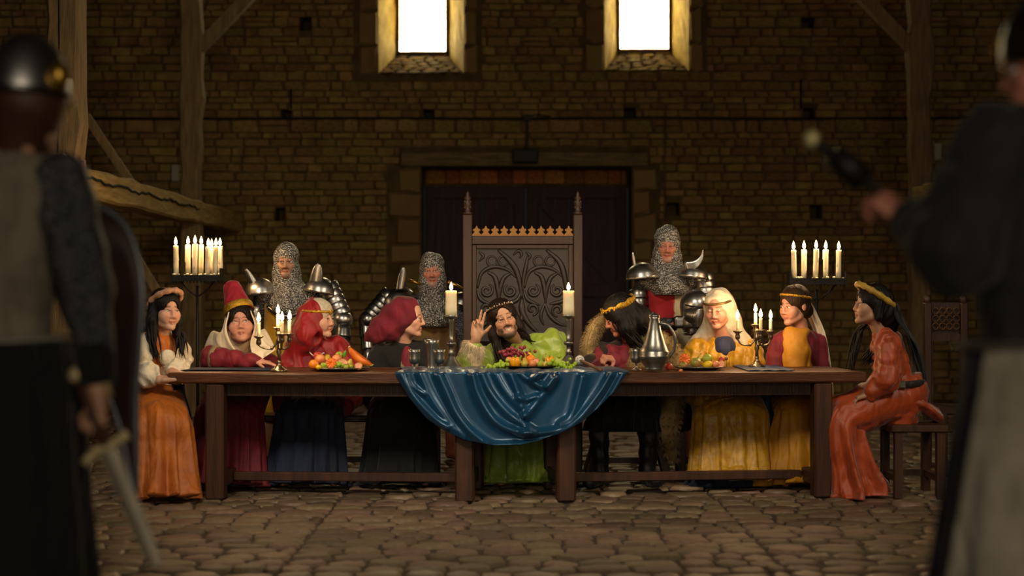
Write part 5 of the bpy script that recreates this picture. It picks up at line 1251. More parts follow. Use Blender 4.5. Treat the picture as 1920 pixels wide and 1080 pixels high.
p.cap_hair(mat('grey_white_hair', '#c8bca4', .5, var=.3, scale=40, bump=.4, bscale=90), .010, cut=((0, -.132, -.04), (.062, .085, .088)), h=.007)
p.band(M_gold, 'circlet', z=.052, r=(.098, .116), tube=.007, h=1.3, y0=.022); q = MB(); q.ell(p.H(0, -.096, .052), (.014, .009, .018), p.R, 10, 8); q.build('brow_jewel', M_gold, p.o)
q = MB(); q.tube(catmull([p.neck+A3(-.06, -.1, -.03), p.neck+A3(.0, -.155, -.075), p.neck+A3(.06, -.14, -.05)], 14), .005, 6)
for k in range(9): q.ell(p.neck+A3(.0, -.165, -.085-.016*k), (.0055,)*3, n=8, m=6)
q.build('necklace', mat('pearl_beads', '#cfc6b4', .3, var=.1), p.o)
q = MB(); q.ell(p.neck+A3(.075, -.13, -.085), (.02, .008, .024), n=12, m=8); q.build('brooch', M_gold, p.o)

# ---------------------------------------------------------------- 4 person in the crimson hood and black coat
M_crim = cloth('crimson_velvet', '#720c24', '#5a081a', .85, sheen=.1)
M_blackc = cloth('black_wool', '#0d0c0d', '#070707', .9, sheen=.15)
j = seat_joints(P(760, 0, 10.72)[0], 10.72, knee=.44)
p = Person('person in a crimson hood and black coat in profile, facing the man in green', skin='fair', smile=.0, rot=(80, 4, 0), head=P(765, 597, 10.55), neck=P(757, 650, 10.62), sa=P(712, 670, 10.6), sb=P(802, 658, 10.65), ea=P(700, 745, 10.5), eb=P(812, 740, 10.5), wa=P(738, 775, 10.28), wb=P(765, 772, 10.28), **j)
p.hand(p.wa, A3(.8, -.4, -.2), A3(0, 0, -1), A3(.3, -1, 0), (.4,)*5)
p.body(); p.top(M_blackc, 'coat', (.175, .155, .085), (.085, .078, .055), seed=7, folds=.005); p.skirt(M_blackc, w=(.19, .22, .23, .26), seed=8)
q = MB(); q.ell(p.neck+A3(.03, -.10, -.14), (.05, .045, .15), rot3(25), 14, 10); q.build('vest', M_maroon, p.o)
for s_, nm in ((-1, 0), (1, 1)):
    q = MB(); pts = catmull([p.neck+A3(.02+.05*s_, .0, .015), p.neck+A3(.045+.045*s_, -.09, -.06), p.neck+A3(.045+.035*s_, -.15, -.17), p.neck+A3(.035+.05*s_, -.16, -.27)], 16); q.tube(pts, .022, 8, flat=.5); q.build('fur_lapel', cloth('grey_fur', '#8a7a5c', '#5f5038', .95, b=1.0, bs=60), p.o)
sd = SDF(P(672, 668, 10.2), P(815, 535, 11.0), .008)
sd.ell(p.H(0, .028, .042), A3(.095, .113, .1), p.R, .02)
sd.chain([p.H(0, .04, .055), p.H(0, .12, .01), p.H(-.02, .2, -.075), p.H(-.04, .265, -.155)], [.088, .072, .06, .026], .04)
sd.chain([p.H(0, .03, 0), p.H(-.02, .10, -.085), p.H(-.04, .2, -.14)], [.088, .075, .045], .04); sd.chain([p.H(-.05, .0, .0), p.H(-.055, .03, -.06)], [.045, .03], .03)
sd.ell(p.H(0, -.165, -.06), A3(.085, .125, .115), p.R, .012, 'c')
sd.warp(lambda x, y, z: .005-.011*crease(24*((x-p.head[0])*.55-(z-p.head[2])*.83)+.9*np.sin(14*x)+2*y)+.004*np.sin(60*(x*.8+z*.6)+20*y))
sd.build('hood', M_crim, p.o)

# ---------------------------------------------------------------- 5 man in green, hand raised
M_green = cloth('lime_satin', '#92a83c', '#7c9430', .38, b=.08, sheen=.4)
M_furw = cloth('pale_fur', '#e0d2b4', '#bda880', .95, b=.8, bs=60)
j = seat_joints(P(985, 0, 10.78)[0], 10.78, pz=.55, knee=.5)
p = Person('long-haired smiling man in green satin raising his right hand before the throne', skin='tan', smile=1.0, lid=.7, gx=.1, beard=((.035, .022, .015), .9), hs=1.06, rot=(8, -4, -17), head=P(944, 600, 10.5), neck=P(976, 644, 10.62), sa=P(930, 668, 10.62), sb=P(1034, 646, 10.66), ea=P(874, 690, 10.32), eb=P(1060, 706, 10.5), wa=P(893, 633, 10.26), wb=P(1010, 700, 10.25), **j)
p.hand(p.wa, A3(.1, 0, 1), A3(.25, -1, 0), A3(1, .2, 0), (.05, .1, .85, .95, .15), .1, 1.08)
p.body(); p.top(M_green, 'doublet', (.18, .17, .09), (.09, .088, .058), seed=9, folds=.007, fq=60, ends=(.62, .97), h=.009, pads=((p.sb+A3(.01, -.01, .005), A3(.1, .1, .1), .03),))
p.skirt(M_green, w=(.2, .24, .27, .3), seed=10, amp=.12)
q = MB(); r_ = np.random.default_rng(4); d_ = nrm(p.wa-p.ea); pts, ns = [], []
for t in np.linspace(.38, .80, 12):
    for a in np.linspace(0, 6.28, 18)[:-1]:
        x_ = nrm(np.cross(d_, A3(0, 1, 0))); y_ = np.cross(d_, x_); nn = x_*math.cos(a)+y_*math.sin(a); pts.append(p.ea+(p.wa-p.ea)*t+nn*.05); ns.append(nn)
lo_c = [p.ea+A3(.05, -.06, .02), p.ea+A3(.1, -.07, -.02), p.ea+A3(.15, -.07, -.06)]
for c_ in lo_c:
    for a in np.linspace(0, 6.28, 16): nn = A3(math.cos(a), -.5, math.sin(a)); pts.append(c_+nn*.028); ns.append(nrm(nn))
fur_mb(q, pts, ns, 6000, .045, .0011, 5, .9); q.build('fur_cuff', M_furw, p.o)
q = MB(); q.tube([p.ea+(p.wa-p.ea)*t for t in (.36, .5, .7, .82)], [.056, .058, .054, .046], 16); q.tube(catmull([p.ea+(p.wa-p.ea)*.5+A3(0, -.04, 0)]+lo_c, 10), [.04, .04, .038, .036, .034, .032, .03, .028, .024, .012], 10); q.build('cuff_lining', M_furw, p.o)
q = MB(); q.tube(catmull([p.neck+A3(-.03, -.105, .0), p.neck+A3(-.02, -.165, -.06), p.neck+A3(-.022, -.17, -.14)], 10), .004, 5)
for k in range(4): q.ell(p.neck+A3(-.02, -.172, -.05-.035*k), (.008, .006, .008), n=8, m=6)
q.build('buttons', M_green, p.o)
q = MB(); cp_ = catmull([p.neck+A3(.065, -.05, .0), p.neck+A3(.06, -.14, -.06), p.neck+A3(.04, -.175, -.13)], 14)
for c_ in cp_: q.ell(c_, (.006, .005, .006), n=6, m=5)
q.build('gold_chain', M_gold, p.o)
q = MB(); sd_ = A3(0, 0, 0); q.lathe([(.06, -.012), (.064, .01), (.06, .03)], p.neck+A3(-.005, -.01, .005), 20, rot3(0, 10, -10), cap=False); q.build('collar', M_green, p.o)
def ex(sd):
    sd.chain([p.H(-.07, .02, .03), p.H(-.088, .01, -.08), p.H(-.085, .0, -.2), p.H(-.07, -.02, -.28)], [.034, .034, .034, .02], .02)
    sd.chain([p.H(.07, .03, .03), p.H(.088, .03, -.07), p.H(.1, .03, -.13)], [.034, .034, .026], .02)
    sd.chain([p.H(0, .07, 0), p.H(0, .09, -.16)], [.06, .06], .03)
p.cap_hair(M_hairdark, .012, extra=ex, lo=p.H(-.1, .1, -.3), hi=p.H(.15, 0, -.25), cut=((0, -.115, -.03), (.064, .078, .118)))
p.locks(M_hairdark, [(p.H(-.085, 0, -.1), p.H(-.095, -.02, -.2), p.H(-.08, -.05, -.33), 22, .012), (p.H(.09, .02, -.08), p.H(.105, .02, -.13), p.H(.12, .01, -.18), 14, .012)], seed=8, r=.006)
p.band(M_hairbrown, 'circlet', z=.075, r=(.085, .1), tube=.007, tilt=.15, bumps=15, y0=.01)
q = MB()
for k in range(16):
    a = -1.5+k*.2; q.ell(p.H(.086*math.sin(a), .01-.101*math.cos(a), .08+.006*(k % 2)+.15*.1*math.cos(a)), (.005, .005, .007), n=6, m=5)
q.build('circlet_pearls', mat('pale_pearl', '#c8b49a', .3), p.o)

# ---------------------------------------------------------------- 6 crowned guest in the fur coat
M_furb = cloth('tawny_fur', '#b09766', '#7a6338', .95, b=1.0, bs=55)
j = seat_joints(P(1178, 0, 10.66)[0], 10.62, pz=.57, knee=.4, spread=.17, kx=-.06)
p = Person('black-haired guest in a tilted gold crown and fur-lined coat, turned away', skin='ruddy', lid=.8, smile=.3, rot=(-84, 26, 6), head=P(1163, 592, 10.42), neck=P(1185, 648, 10.52), sa=P(1128, 668, 10.42), sb=P(1242, 664, 10.6), ea=P(1108, 705, 10.3), eb=P(1262, 730, 10.52), wa=P(1153, 680, 10.2), wb=P(1215, 740, 10.3), **j)
p.wa[2] = .83
p.hand(p.wa, A3(-.7, -.5, .2), A3(.2, .5, -.8), A3(.3, -.6, .8), (1.2, 1.25, 1.25, 1.2, .7))
p.body(); p.top(M_maroon, 'tunic', (.16, .15, .08), (.075, .07, .05), seed=11); p.skirt(M_blackc, w=(.2, .22, .22, .22), seed=12, stop=6)
for s_, k_, f_ in ((0, p.ka, p.fa), (1, p.kb, p.fb)):
    sd = SDF(np.minimum(k_, f_)-A3(.15, .25, .06), np.maximum(k_, f_)+A3(.15, .15, .1), .012); sd.cap(k_, f_+A3(0, 0, .02), .075, .055, .03); tdir = nrm((k_-p.pelvis)*A3(1, 1, 0)); sd.cap(A3(f_[0], f_[1], .06), A3(f_[0], f_[1], .045)+tdir*.165, .052, .042, .03); sd.warp(lambda x, y, z: .004*np.sin(60*z+20*x)); sd.above(.004); sd.build('boot', cloth('dark_boot_leather', '#171210', '#0f0c0a', .55), p.o)
sd = p.field(.012, .28, [p.pelvis-A3(0, 0, .42)], zmin=.12)
ch = (p.sa+p.sb)/2
sd.chain([p.sb*.6+ch*.4+A3(0, .02, 0), p.sb+A3(.02, .03, -.05), p.eb+A3(.03, .04, 0), p.eb+A3(.04, .06, -.2)], [.105, .12, .125, .11], .06); sd.chain([p.sa*.6+ch*.4+A3(0, .03, .01), p.sa+A3(-.01, .03, -.02), p.ea+A3(-.01, .05, .05)], [.09, .095, .09], .05)
sd.cap(ch+A3(.02, .06, .0), p.pelvis+A3(.04, .1, 0), .14, .17, .06); sd.cap(p.pelvis+A3(.12, .06, .02), p.pelvis+A3(.16, .0, -.26), .13, .09, .06)
sd.cap(p.neck+A3(-.06, -.12, .02), p.pelvis+A3(-.08, -.3, .1), .055, .15, .03, 'c')
sd.warp(lambda x, y, z: .006*np.sin(50*x+20*z)+.004*np.sin(70*y+30*z)); sd.build('coat', cloth('brown_coat_wool', '#2a1a12', '#1c110b', .9), p.o)
# fur edges: a heavy roll over the right shoulder, another down the left front, trailing to the floor
rolls = [[P(1205, 632, 10.42), P(1232, 640, 10.40), P(1258, 662, 10.42), P(1268, 700, 10.42), P(1262, 745, 10.36), P(1252, 800, 10.3), P(1262, 862, 10.34)], [P(1195, 640, 10.42), P(1200, 665, 10.36), P(1188, 700, 10.3)], [P(1138, 592, 10.62), P(1118, 612, 10.5), P(1106, 640, 10.42), P(1103, 672, 10.36), P(1112, 700, 10.3)]]
for rl, rad, nfur in ((rolls[0], .072, 3000), (rolls[1], .05, 900), (rolls[2], .042, 1500)):
    c = catmull(rl, 30); q = MB(); q.tube(c, rad*np.clip(np.sin(np.linspace(.25, 2.9, 30))*1.6, .3, 1), 14); V = q.v[0]; N_ = np.repeat(c, 14, 0); nn = V-N_; nn /= np.maximum(np.linalg.norm(nn, axis=1, keepdims=True), 1e-6); fur_mb(q, V, nn, nfur*2, .034, .0011, 7, .7); q.build('fur_trim', M_furb, p.o)
def ex(sd):
    sd.chain([p.H(0, .05, .0), p.H(.02, .10, -.08), p.H(.02, .11, -.2)], [.085, .09, .06], .04); sd.chain([p.H(.06, 0, .02), p.H(.085, -.01, -.08), p.H(.08, -.01, -.2)], [.05, .052, .035], .03); sd.chain([p.H(-.06, 0, .02), p.H(-.085, 0, -.1)], [.04, .04], .03)
    sd.chain([p.H(.04, -.04, .06), p.H(.075, -.035, 0)], [.045, .035], .03)
p.cap_hair(M_hairblack, .016, extra=ex, lo=p.H(.1, .1, -.3), hi=p.H(-.1, -.1, -.2), cut=((-.015, -.15, -.04), (.066, .09, .085)))
p.locks(M_hairblack, [(p.H(.085, -.02, -.06), p.H(.1, .0, -.16), p.H(.09, .03, -.28), 30, .02), (p.H(.06, .08, -.08), p.H(.07, .12, -.18), p.H(.06, .14, -.27), 26, .022), (p.H(.075, -.045, .03), p.H(.095, -.05, -.06), p.H(.09, -.045, -.15), 16, .014)], seed=21, r=.0075)
# crown: tall openwork band with points
ns = 44; rings = []; q = MB()
for i in range(ns+1):
    a = 2*math.pi*i/ns; x_, y_ = .094*math.sin(a), .016-.112*math.cos(a); z0 = .055; hh = .030+.014*abs(math.sin(a*5))
    rings.append(np.array([p.H(x_, y_, z0), p.H(x_*1.05, y_*1.05, z0), p.H(x_*1.1, y_*1.1, z0+hh), p.H(x_*1.05, y_*1.05, z0+hh)]))
q.loft(rings, cap=False); cw = q.build('crown', M_gold, p.o)
q = MB()
for i in range(22):
    a = 2*math.pi*i/22; q.ell(p.H(.101*math.sin(a), .016-.12*math.cos(a), .07+.004*(i % 2)), (.008, .008, .009), n=7, m=5)
q.build('crown_bosses', M_gold, cw)

# ---------------------------------------------------------------- 7 lady in yellow with the white veil
M_yellow = cloth('yellow_damask', '#c89418', '#ac7a0c', .42, b=.25, bs=50, sheen=.3, scale=24)
j = seat_joints(P(1352, 0, 10.7)[0], 10.7, knee=.46, spread=.13)
p = Person(fem=True, label='lady in a golden yellow gown and white veil, hands folded in her lap', skin='rosy', smile=.5, gz=-.5, lid=1.0, rot=(-24, 12, -3), head=P(1346, 580, 10.5), neck=P(1356, 636, 10.58), sa=P(1307, 660, 10.58), sb=P(1404, 660, 10.6), ea=P(1297, 728, 10.5), eb=P(1412, 728, 10.52), wa=P(1318, 752, 10.26), wb=P(1345, 748, 10.24), **j)
p.hand(p.wa, A3(1, -.3, -.25), A3(.1, .3, -1), A3(0, -1, .3), (.5,)*5); p.hand(p.wb, A3(-1, -.2, -.3), A3(0, .2, -1), A3(0, -1, .3), (.5,)*5)
p.body(); p.top(M_yellow, 'gown_top', (.175, .158, .085), (.095, .1, .075), seed=13, folds=.006, fq=100, ends=(.9, .9), h=.009, cut=lambda sd: sd.cap(p.neck+A3(-.005, -.06, .03), p.neck+A3(-.005, -.22, -.085), .062, .012, .012, 'c'))
q = MB(); q.ell(p.neck+A3(0, -.035, -.06), (.085, .085, .09), None, 18, 12); q.build('chemise', cloth('slate_blue_linen', '#2c3350', '#222842'), p.o)
p.skirt(M_yellow, w=(.21, .245, .25, .28), nf=14, amp=.14, seed=14, hemfront=.05, hem=.10)
q = MB(); rings = []; kk = (p.ka+p.kb)/2
for z, w_ in ((.13, .2), (.09, .25), (.05, .26), (.012, .28)):
    rings.append(np.array([A3(kk[0]-.02+w_*math.cos(a)*(1+.06*math.sin(9*a)), kk[1]-.03+.14*math.sin(a)*(1+.06*math.sin(9*a)), z) for a in np.arange(48)*2*math.pi/48]))
q.loft(rings); q.build('underskirt', M_blueg, p.o)
sd = SDF(p.head-A3(.28, .3, .32), p.head+A3(.28, .35, .22), .0085)
sd.ell(p.H(0, .026, .045), A3(.091, .109, .097), p.R, .02)
sd.chain([p.H(.03, .05, 0), p.H(.055, .07, -.1), P(1392, 640, 10.58), P(1412, 672, 10.56)], [.085, .07, .05, .022], .04)
sd.chain([p.H(-.03, .06, 0), p.H(-.045, .08, -.1), P(1316, 632, 10.66), P(1290, 650, 10.66)], [.08, .07, .045, .02], .04)
sd.cap(p.H(0, .08, 0), p.neck+A3(0, .13, -.05), .075, .1, .05)
sd.ell(p.H(0, -.145, -.04), A3(.07, .1, .105), p.R, .010, 'c'); sd.cap(p.H(0, -.09, -.09), p.neck+A3(0, -.14, -.1), .068, .075, .02, 'c')
sd.warp(lambda x, y, z: .003-.009*crease(34*x+12*z+10*y)+.003*np.sin(60*(y+z)+30*x)); sd.build('veil', M_sheer, p.o)
p.band(mat('bronze_circlet', '#8a6a3c', .4, metal=.7), 'circlet', z=.053, r=(.096, .114), tube=.0065, y0=.022, h=1.2)
q = MB(); q.ell(p.neck+A3(-.005, -.185, -.125), (.012, .008, .012), n=8, m=6); q.tube([p.neck+A3(-.005, -.187, -.13), p.neck+A3(-.004, -.19, -.2)], .003, 5); q.build('clasp', mat('dark_clasp', '#5a3a14', .5), p.o)

# ---------------------------------------------------------------- 8 lady in the yellow tabard with circlet
M_tabard = cloth('yellow_tabard', '#c88a12', '#b27608', .6, b=.2, bs=60)
j = seat_joints(P(1492, 0, 10.66)[0], 10.66, knee=.44)
p = Person(fem=True, label='young lady in a yellow tabard over maroon sleeves with a gold circlet', skin='rosy', smile=.1, rot=(-58, 8, 0), head=P(1490, 574, 10.5), neck=P(1499, 616, 10.56), sa=P(1462, 642, 10.5), sb=P(1530, 642, 10.62), ea=P(1452, 705, 10.46), eb=P(1538, 712, 10.6), wa=P(1470, 745, 10.3), wb=P(1500, 745, 10.32), **j)
p.hand(p.wa, A3(.5, -.7, -.3), A3(0, 0, -1), A3(1, 0, 0), (.4,)*5)
p.body(); p.top(M_maroon, 'gown_top', (.15, .135, .07), (.07, .07, .05), seed=15); p.skirt(M_tabard, w=(.19, .22, .25, .32), nf=12, seed=16)
sd = p.field(.011, .15); ch = (p.sa+p.sb)/2; f_ = A3(-.35, -.94, 0)
sd.ell(ch+f_*.1-A3(.02, 0, .12), A3(.125, .085, .23), rot3(-20), .02); sd.ell(p.neck+f_*.05-A3(0, 0, .015), A3(.075, .085, .035), None, .03); sd.cap(ch+f_*.06-A3(.02, 0, .2), p.pelvis+f_*.1, .12, .14, .04)
sd.cap(p.neck+A3(0, 0, .04), p.neck+f_*.06+A3(0, 0, .03), .055, .045, .02, 'c')
sd.warp(lambda x, y, z: .004*np.sin(50*z-35*np.abs(x-p.neck[0]))+.004*np.sin(45*x+10*z)); sd.build('tabard', M_tabard, p.o)
def ex(sd): sd.ell(p.H(0, .10, -.045), A3(.05, .045, .05), p.R, .02)
p.cap_hair(M_hairbrown, .012, extra=ex, cut=((0, -.112, -.045), (.064, .075, .114)), lo=p.H(0, .16, -.1), hi=p.H(0, 0, .1))
p.band(M_gold, 'circlet', z=.06, r=(.09, .109), tube=.006, y0=.02, h=1.4, tilt=.3)
L_ = catmull([p.H(-.03, .118, .01), p.H(-.04, .13, -.06), P(1526, 625, 10.64), P(1536, 680, 10.68), P(1542, 740, 10.66), P(1545, 790, 10.6)], 26); R_ = catmull([p.H(.035, .112, .01), P(1532, 590, 10.58), P(1548, 630, 10.6), P(1558, 690, 10.62), P(1563, 745, 10.62), P(1566, 792, 10.58)], 26)
G = [[L_[i]+(R_[i]-L_[i])*t+A3(0, -.02*math.sin(3.14*t)+.008*math.sin(16*t), 0) for t in np.linspace(0, 1, 16)] for i in range(26)]
q = MB(); q.sheet(np.array(G), .004); q.build('veil', M_sheer, p.o)

# ---------------------------------------------------------------- 9 lady in rust orange at the right end
M_rust = cloth('rust_satin', '#b2481a', '#96380f', .45, b=.12, sheen=.4)
j = seat_joints(2.44, 9.85, pz=.57, yaw=-82, knee=.36, spread=.1, foot=-.12)
p = Person(fem=True, label='lady in a rust-orange belted dress and yellow padded headband in profile at the right end', skin='tan', smile=.2, rot=(-86, -4, 0), head=P(1634, 573, 9.85), neck=P(1652, 618, 9.87), sa=P(1664, 642, 10.03), sb=P(1664, 644, 9.70), ea=P(1660, 712, 10.05), eb=P(1662, 712, 9.64), wa=P(1625, 735, 9.98), wb=P(1632, 738, 9.68), **j)
p.hand(p.wb, A3(-.9, 0, -.3), A3(0, 0, -1), A3(0, 1, 0), (.4,)*5); p.hand(p.wa, A3(-.9, 0, -.3), A3(0, 0, -1), A3(0, -1, 0), (.4,)*5)
p.body(); p.top(M_rust, 'dress_top', (.15, .125, .068), (.075, .07, .055), seed=17, folds=.008, fq=75, h=.010)
p.skirt(M_rust, w=(.165, .18, .2, .26), nf=8, amp=.24, seed=19, hemfront=-.06, depth=(.17, .15, .14, .19))
q = MB(); wst = p.pelvis+A3(-.0, 0, .13); th_ = np.linspace(0, 2*math.pi, 41); q.tube([wst+A3(.158*math.cos(a), .16*math.sin(a), .01*math.cos(a)) for a in th_], .022, 6, flat=.35, up=(1, 0, 0)); q.build('belt', cloth('dark_belt', '#2c2420', '#1e1814', .6), p.o)
q = MB(); q.box(wst+A3(-.02, -.172, 0), (.05, .016, .045), bev=.006); q.build('belt_plate', M_pewter, p.o, smooth=False)
q = MB(); rings = []
for x_, w_, z_ in ((.02, .15, .06), (.12, .15, .035), (.2, .13, -.02), (.26, .1, -.06)): rings.append(np.array([p.pelvis+A3(x_, w_*math.cos(a), z_-.03+.045*math.sin(a)*(1+.2*math.sin(5*a))) for a in np.arange(20)*2*math.pi/20]))
q.loft(rings); q.build('skirt_train', M_rust, p.o)
def ex(sd):
    sd.chain([p.H(0, .07, .02), p.H(0, .11, -.06), p.H(0, .13, -.15)], [.075, .07, .045], .04)
    for sx in (-1, 1): sd.chain([p.H(sx*.07, .02, .02), p.H(sx*.08, .03, -.07)], [.03, .028], .02)
p.cap_hair(M_hairblack, .012, extra=ex, lo=p.H(0, .16, -.2), hi=p.H(0, 0, .1), cut=((0, -.112, -.045), (.066, .075, .112)))
p.band(cloth('yellow_padded_band', '#c8a23c', '#a8842a', .55, b=.5, bs=60), 'headband', z=.066, r=(.096, .117), tube=.019, tilt=.55, bumps=13, y0=.022)
p.locks(M_hairblack, [(p.H(.0, .1, -.08), p.H(.02, .1, -.2), p.H(.0, -.02, -.36), 30, .014), (p.H(-.05, .0, -.1), p.H(-.07, -.06, -.2), p.H(-.05, -.09, -.42), 10, .009)], seed=31, r=.007)
L_ = catmull([p.H(-.05, .13, .02), P(1690, 610, 9.98), P(1712, 680, 10.0), P(1728, 760, 10.0)], 18); R_ = catmull([p.H(.05, .13, .02), P(1682, 600, 9.75), P(1722, 660, 9.75), P(1738, 765, 9.8)], 18)
G = [[L_[i]+(R_[i]-L_[i])*t+A3(.03*math.sin(3.14*t), .0, 0)+A3(.006*math.sin(18*t), 0, 0) for t in np.linspace(0, 1, 14)] for i in range(18)]
q = MB(); q.sheet(np.array(G), .005); q.build('black_veil', M_blackc, p.o)
# ================================================================== knights and guards
M_two = mat('two_colour_surcoat', (1, 1, 1, 1), .8, var=.15, scale=9, vcol=True, sheen=.2, bump=.15, bscale=140)
M_brass = mat('brass', '#b08a3a', .3, metal=.9, var=.2, scale=20)
M_dsteel = mat('dark_steel', '#8a8884', .3, metal=1.0, var=.3, scale=9, bump=.1, bscale=25)
M_pbrass = mat('pale_worn_brass', '#cdb98a', .5, metal=.25, var=.2)
M_leather = mat('brown_leather', '#4a2a1c', .6, var=.3, scale=12, bump=.3, bscale=60)
def lames(p, a, b, n, r0, r1, m=M_steel):
    """overlapping steel hoops along a limb"""
    d = nrm(b-a); L = np.linalg.norm(b-a)/n; x = nrm(np.cross(d, A3(0, 1, .1))); Rm = np.column_stack([x, np.cross(d, x), d])
    for i in range(n):
        r = r0+(r1-r0)*i/max(1, n-1); q = MB(); q.lathe([(r*.86, -.006), (r, 0), (r*1.03, L*.5), (r*1.07, L*.95), (r*1.06, L*1.08), (r*.95, L*1.09)], a+d*L*i, 22, Rm, cap=False); q.build('lame', m, p.o)
def pauldron(p, c, r, horn=None, m=M_steel, tilt=0):
    q = MB(); rows = []; R = rot3(0, 0, tilt)
    V = []
    for i, t in enumerate(np.linspace(0.0, 1.62, 10)):
        rr = math.sin(t); zz = math.cos(t); fl = 1.0 if i < 9 else 1.06
        rows.append(np.array([c+R @ (A3(rr*math.cos(a)*fl, rr*math.sin(a)*fl, zz)*np.asarray(r)) for a in np.arange(28)*2*math.pi/28]) if i else np.array([c+R @ (A3(.02*math.cos(a), .02*math.sin(a), 1)*np.asarray(r)) for a in np.arange(28)*2*math.pi/28]))
    q.loft(rows[::-1], cap=True); o = q.build('pauldron', m, p.o)
    q = MB()
    for k in range(9):
        a = k*.7; q.ell(c+R @ (A3(math.cos(a)*1.0, math.sin(a)*1.0, .06)*np.asarray(r)), (.006,)*3, n=6, m=5)
    q.build('rivets', M_brass, o)
    if horn is not None:
        base, tip, wd = horn; G = []
        for t in np.linspace(0, 1, 12):
            cpt = base+(tip-base)*t; w_ = wd*math.sqrt(max(0, 1-t**1.7)); G.append([cpt+A3(w_*s_, -.02*(1-s_*s_)*(1-t)-.012*t, 0) for s_ in np.linspace(-1, 1, 9)])
        q = MB(); q.sheet(np.array(G), .004); q.build('haute_piece', m, o)
def coif(p, shoulders, low, m=M_mail, face=((0, -.145, -.045), (.056, .1, .088)), h=.0085, warp=True):
    J = np.array([p.head, p.sa, p.sb, low]); sd = SDF(J.min(0)-A3(.12, .26, .06), J.max(0)+A3(.12, .26, .2), h); g = p.hs
    sd.ell(p.H(0, .02, .042), A3(.094, .112, .102)*g, p.R, .02); sd.cap(p.H(0, .01, -.02), p.H(0, .02, -.11), .088*g, .098*g, .03)
    ch = (p.sa+p.sb)/2; sd.cap(p.H(0, .01, -.1), ch+A3(0, -.02, -.02), .095, .13, .06); sd.cap(p.sa*.55+p.sb*.45, p.sb*.55+p.sa*.45, .115, .115, .05)
    if shoulders: sd.cap(p.sa*.9+p.sb*.1+A3(0, 0, .01), p.sb*.9+p.sa*.1+A3(0, 0, .01), .085, .085, .06)
    sd.ell(low, A3(.13, .13, .1), None, .06)
    sd.ell(p.H(*face[0]), A3(*face[1])*g, p.R, .008, 'c')
    sd.warp(lambda x, y, z: .003*np.sin(60*z+8*np.sin(12*x))+.003*np.sin(50*x+20*z)); return sd.build('mail_coif', m, p.o)
def surcoat(p, colfn, belt=None, h=.014, r=(.165, .17, .2)):
    for sh, el, wr in ((p.sa, p.ea, p.wa), (p.sb, p.eb, p.wb)):
        J = np.array([sh, el, wr]); sd = SDF(J.min(0)-.12, J.max(0)+.12, .012); sd.cap(sh, el, .066, .054, .02); sd.cap(el, el+(wr-el)*.95, .052, .04, .02); sd.build('mail_sleeve', M_mailg, p.o)
    ch = (p.sa+p.sb)/2; lo = np.minimum(p.sa, p.sb)-A3(.22, .3, 0); hi = np.maximum(p.sa, p.sb)+A3(.22, .3, .1); lo[2] = .3
    sd = SDF(lo, hi, h); fw = A3(0, 1, 0); sd.cap(p.pelvis+A3(0, 0, .05), ch-A3(0, 0, .1), r[0], r[1], .05, flat=(fw, .82)); sd.cap(p.sa*.75+p.sb*.25-A3(0, 0, .02), p.sb*.75+p.sa*.25-A3(0, 0, .02), .08, .08, .06); sd.cap(p.pelvis+A3(0, 0, .1), A3(p.pelvis[0], p.pelvis[1], .42), r[0], r[2], .08, flat=(fw, .82))
    sd.warp(lambda x, y, z: .007-.02*crease(24*(x-p.neck[0])+1.2*np.sin(5*z))+.004*np.sin(70*(x-p.neck[0])+8*z)); return sd.build('surcoat', M_two, p.o, colfn=colfn)
def stand_joints(x, Y, hip=.95, sp=.12):
    return dict(pelvis=A3(x, Y, hip), ka=A3(x-sp, Y-.03, .5), kb=A3(x+sp, Y-.03, .5), fa=A3(x-sp*1.1, Y, .06), fb=A3(x+sp*1.1, Y, .06))
W_ = np.array(hx('#c9bc96')[:3])
def halves(p, cl, cr, split=0.0):
    cl, cr = np.array(hx(cl)[:3]), np.array(hx(cr)[:3])
    return lambda V: np.where((V[:, 0] < p.neck[0]+split)[:, None], cl, cr)
# left knight
p = Person('bearded knight in a mail coif with a yellow and white surcoat, behind the red veil', skin='tan', beard=((.07, .04, .025), .6), gx=-.15, hs=1.0, rot=(4, 6, 0), head=P(537, 490, 11.55), neck=P(538, 540, 11.6), sa=P(492, 560, 11.6), sb=P(588, 558, 11.6), ea=P(478, 640, 11.65), eb=P(640, 615, 11.55), wa=P(500, 690, 11.4), wb=P(640, 680, 11.4), **stand_joints(P(540, 0, 11.65)[0], 11.65))
p.hand(p.wa, A3(.2, -.2, -1), A3(0, 1, 0), A3(1, 0, 0), (.4,)*5); p.hand(p.wb, A3(-.2, -.2, -1), A3(0, 1, 0), A3(-1, 0, 0), (.4,)*5)
p.body(); surcoat(p, halves(p, '#c29018', '#d0c29a')); coif(p, True, P(540, 575, 11.5))
q = MB(); q.tube([P(502, 575, 11.47)+(P(578, 575, 11.47)-P(502, 575, 11.47))*t+A3(0, -.07*math.sin(math.pi*t), -.07*math.sin(math.pi*t)) for t in np.linspace(0, 1, 18)], .016, 8); q.build('gorget', M_dsteel, p.o)
pauldron(p, P(488, 552, 11.55), (.118, .12, .125), (P(478, 535, 11.5), P(461, 503, 11.48), .032), tilt=-8); pauldron(p, P(600, 548, 11.55), (.12, .13, .115), (P(592, 530, 11.48), P(597, 494, 11.46), .05), tilt=10)
lames(p, P(612, 535, 11.58), P(640, 590, 11.58), 5, .085, .075); lames(p, P(476, 575, 11.6), P(474, 640, 11.6), 4, .07, .062); q = MB(); q.ell(P(643, 600, 11.55), (.075, .08, .07), None, 18, 12); q.build('couter', M_steel, p.o); lames(p, P(644, 610, 11.53), P(641, 680, 11.42), 3, .055, .046, M_dsteel)
